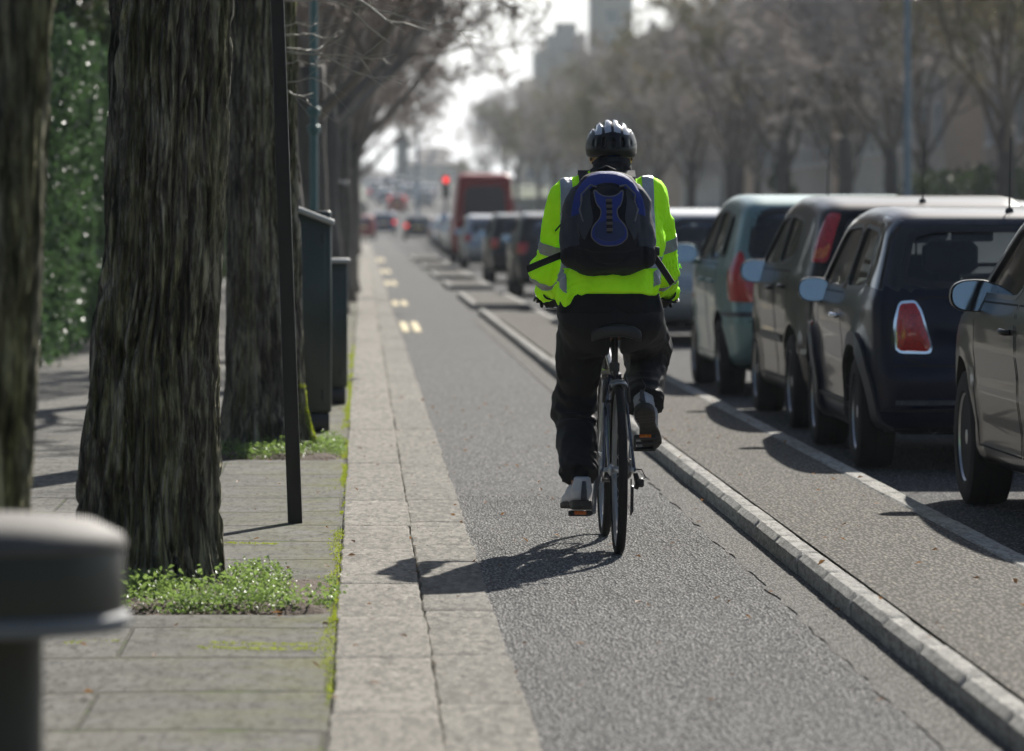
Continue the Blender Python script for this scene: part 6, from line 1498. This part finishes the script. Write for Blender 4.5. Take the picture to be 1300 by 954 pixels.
def place(root, xl, ytail, rz=0, lab=None, grp=GP, mat=None, copy=True, W=1.7, z=None):
    o = copy_tree(root) if copy else root
    if lab: o['label'] = lab
    o['group'] = grp; o.location = (xl + W / 2, ytail, terr(ytail) if z is None else z); o.rotation_euler.z = rz
    if rz: o.location = (xl + W / 2, ytail, terr(ytail))
    if mat: recolour(o, mat)
    return o
place(m_mini, 2.615, 23.58, R(-.6), copy=False); place(m_punto, 2.70, 27.95, copy=False); place(m_jazz, 2.66, 33.38, copy=False)
place(m_hatch, 2.83, 17.72, R(.6), copy=False, W=1.74); place(m_est, 2.95, 47.5, copy=False, W=1.76)
place(m_hatch, 2.8, 54, 0, 'black hatchback mostly hidden by the cyclist, ahead of the car with the yellow plate', mat=M['black'])
place(m_punto, 2.75, 64, 0, 'dark blue hatchback hidden behind the cyclist\'s trousers', mat=M['blue'])
place(m_hatch, 2.6, 77, 0, 'dark grey hatchback partly behind the cyclist\'s left sleeve', mat=M['charcoal'])
place(m_punto, 2.72, 83.5, 0, 'grey hatchback in the gap hidden by the cyclist\'s left arm', mat=M['darkgrey']) if False else None
place(m_est, 2.62, 93.5, 0, 'black estate with red tail lamps directly in front of the silver one', mat=M['charcoal'])
place(m_hatch, 2.65, 119, 0, 'white-roofed silver hatchback tucked behind the black estate, right below the red van', mat=M['silver'])
place(m_van, 2.72, 136, copy=False, W=1.98)
for o_ in kids(m_van):
    if o_.name.startswith('rear_window'): o_.data.materials[0] = simple('dull_rear_glass', (.045, .032, .04), .5, spec=.3)
far = [(m_punto, 152, 'blue', 'blue hatchback just left of the red van\'s base'), (m_est, 163, 'silver', 'silver estate, second car beyond the red van'), (m_hatch, 175, 'black', 'black hatchback, third car beyond the red van'), (m_jazz, 187, 'charcoal', 'charcoal tall hatchback, fourth car beyond the red van'), (m_hatch, 200, 'blue', 'dark blue hatchback, fifth beyond the red van'), (m_est, 214, 'white', 'white estate, sixth beyond the red van'), (m_punto, 228, 'black', 'black hatchback, seventh beyond the red van'), (m_hatch, 244, 'red', 'red hatchback, farthest of the parked row left of the van')]
for mdl, y, c, lab in far: place(mdl, 2.9 + (y - 150) * .008, y, 0, lab, mat=M[c])
def lights_on(o):
    for c in kids(o):
        if c.name.startswith('tail_lamp'):
            for s in c.material_slots: s.link = 'OBJECT'; s.material = M['brake_on']
GM = 'cars driving away up the street'
for mdl, px, y, c, lab in ((m_hatch, 487, 292, 'blue', 'dark car with lit tail lamps, nearest of those driving away in the distance'), (m_punto, 504, 370, 'red', 'dark red car driving away, above and right of the nearest distant one'), (m_est, 478, 440, 'silver', 'pale car high on the far slope, driving away'), (m_hatch, 531, 262, 'black', 'black car with a lit tail lamp at the left end of the parked row')):
    o = place(mdl, PX(px, y) - .85, y, R(.001), lab, GM, M[c]); lights_on(o)
o = place(m_hatch, PX(459, 262) + .0 - .85, 262, 0, 'dark red car at the left kerb in the far distance, sun glinting off it', GP, M['red']); o.location.x = -.35 + .3
for i, (px, y, c) in enumerate([(489, 410, 'silver'), (503, 455, 'white'), (474, 480, 'white'), (490, 500, 'blue'), (507, 520, 'silver'), (479, 530, 'silver'), (520, 440, 'white'), (528, 480, 'silver'), (538, 400, 'silver'), (545, 450, 'white')]):
    place([m_hatch, m_jazz, m_punto][i % 3], PX(px, y) - .85, y, 0, '%s tiny car in the queue on the far slope, counting from the nearest left lane' % ORD[i], 'tiny cars queueing on the far slope', M[c])
GO = 'cars parked facing us on the far side'
cols = ['silver', 'white', 'blue', 'silver', 'black', 'red', 'silver', 'white', 'charcoal', 'silver', 'blue', 'white', 'silver', 'black', 'white', 'silver', 'silver']
mods = [m_hatch, m_est, m_jazz, m_punto]
for i in range(16):
    y = 60 + i * 6.4 + (i > 5) * 4 + (i > 9) * 7
    mm = mods[(i * 3) % 4]
    o = place(mm, 8.0, y, PI, '%s car from the right edge in the far-side row facing us, %s' % (ORD[i], cols[i]), GO, M[cols[i]])
    o.location = (8.9, y, .10)
for i, (y, c) in enumerate([(178, 'silver'), (190, 'white'), (204, 'silver'), (219, 'white'), (235, 'silver')]):
    o = place(mods[i % 4], 5.6, y, PI, '%s oncoming car in the middle lane beyond the red van' % ORD[i], 'oncoming cars beyond the red van', M[c]); o.location = (5.9, y, terr(y))

# ------------------------------------------------------------------ camera, light, air
cam = bpy.data.cameras.new('camera'); co = bpy.data.objects.new('camera', cam); col.objects.link(co); sc.camera = co
co.location = (0, 0, CH); co.rotation_euler = (PI / 2, 0, 0)
cam.sensor_fit = 'HORIZONTAL'; cam.sensor_width = 36; cam.lens = F / 1300 * 36; cam.shift_x = (650 - CX) / 1300; cam.shift_y = -(477 - CY) / 1300
cam.clip_start = .5; cam.clip_end = 9000; cam.dof.use_dof = True; cam.dof.focus_distance = 18.0; cam.dof.aperture_fstop = 4.2
SE, SA = R(33), R(19.5)   # elevation; azimuth east of straight ahead
w = bpy.data.worlds.new('World'); sc.world = w; w.use_nodes = True; n = w.node_tree.nodes; bg = n['Background']
sky = n.new('ShaderNodeTexSky'); sky.sky_type = 'NISHITA'; sky.sun_disc = False; sky.sun_elevation = SE; sky.sun_rotation = SA; sky.air_density = 1.0; sky.dust_density = 1.2; sky.ozone_density = 1.0
tcw = n.new('ShaderNodeTexCoord'); sx = n.new('ShaderNodeSeparateXYZ'); w.node_tree.links.new(tcw.outputs['Generated'], sx.inputs[0])
rp = n.new('ShaderNodeValToRGB'); rp.color_ramp.elements[0].position = .0; rp.color_ramp.elements[0].color = (1, 1, 1, 1); rp.color_ramp.elements[1].position = .30; rp.color_ramp.elements[1].color = (0, 0, 0, 1); w.node_tree.links.new(sx.outputs[2], rp.inputs[0])
nz = n.new('ShaderNodeTexNoise'); nz.inputs['Scale'].default_value = 9; nz.inputs['Detail'].default_value = 6; w.node_tree.links.new(tcw.outputs['Generated'], nz.inputs['Vector'])
mm = n.new('ShaderNodeMath'); mm.operation = 'MULTIPLY_ADD'; mm.inputs[1].default_value = .5; mm.inputs[2].default_value = .62; w.node_tree.links.new(nz.outputs['Fac'], mm.inputs[0])
m2 = n.new('ShaderNodeMath'); m2.operation = 'MULTIPLY'; m2.use_clamp = True; w.node_tree.links.new(mm.outputs[0], m2.inputs[0]); fy = n.new('ShaderNodeMapRange'); fy.interpolation_type = 'SMOOTHSTEP'; fy.inputs[1].default_value = -.1; fy.inputs[2].default_value = .8; w.node_tree.links.new(sx.outputs[1], fy.inputs[0]); m3 = n.new('ShaderNodeMath'); m3.operation = 'MULTIPLY'; w.node_tree.links.new(fy.outputs[0], m3.inputs[0]); w.node_tree.links.new(rp.outputs[0], m3.inputs[1]); w.node_tree.links.new(m3.outputs[0], m2.inputs[1])
mxs = n.new('ShaderNodeMix'); mxs.data_type = 'RGBA'; mxs.inputs[7].default_value = (10.2, 10.9, 11.6, 1); w.node_tree.links.new(m2.outputs[0], mxs.inputs[0]); w.node_tree.links.new(sky.outputs[0], mxs.inputs[6])
w.node_tree.links.new(mxs.outputs[2], bg.inputs[0]); bg.inputs[1].default_value = .056
sl = bpy.data.lights.new('sun', 'SUN'); so = bpy.data.objects.new('sun', sl); col.objects.link(so); sl.energy = 5.0; sl.angle = R(.55); sl.color = (1, .955, .88)
sd = Vector((math.sin(SA) * math.cos(SE), math.cos(SA) * math.cos(SE), math.sin(SE))); so.rotation_euler = sd.to_track_quat('Z', 'Y').to_euler()
# air
hz = MB(); hz.box((0, 700, 40), (900, 760, 43)); ho = hz.build('haze', []); tag(ho, kind='stuff')
hm = bpy.data.materials.new('haze'); hm.use_nodes = True; t = hm.node_tree; t.nodes.clear(); o_ = t.nodes.new('ShaderNodeOutputMaterial'); pv = t.nodes.new('ShaderNodeVolumePrincipled')
pv.inputs['Color'].default_value = (.84, .91, 1.0, 1); pv.inputs['Density'].default_value = HAZE; pv.inputs['Anisotropy'].default_value = .3
t.links.new(pv.outputs[0], o_.inputs['Volume']); ho.data.materials.append(hm)
vs = sc.view_settings; vs.view_transform = 'Standard'; vs.look = 'None'; vs.gamma = 1; vs.exposure = EXPO; vs.use_curve_mapping = False
sc.cycles.max_bounces = 8; sc.cycles.transparent_max_bounces = 16; sc.cycles.volume_bounces = 1; sc.cycles.sample_clamp_indirect = 6

for o in bpy.data.objects:
    if o.parent is None and 'label' in o and len(o['label'].split()) > 16: print('LONG', len(o['label'].split()), o['label'])
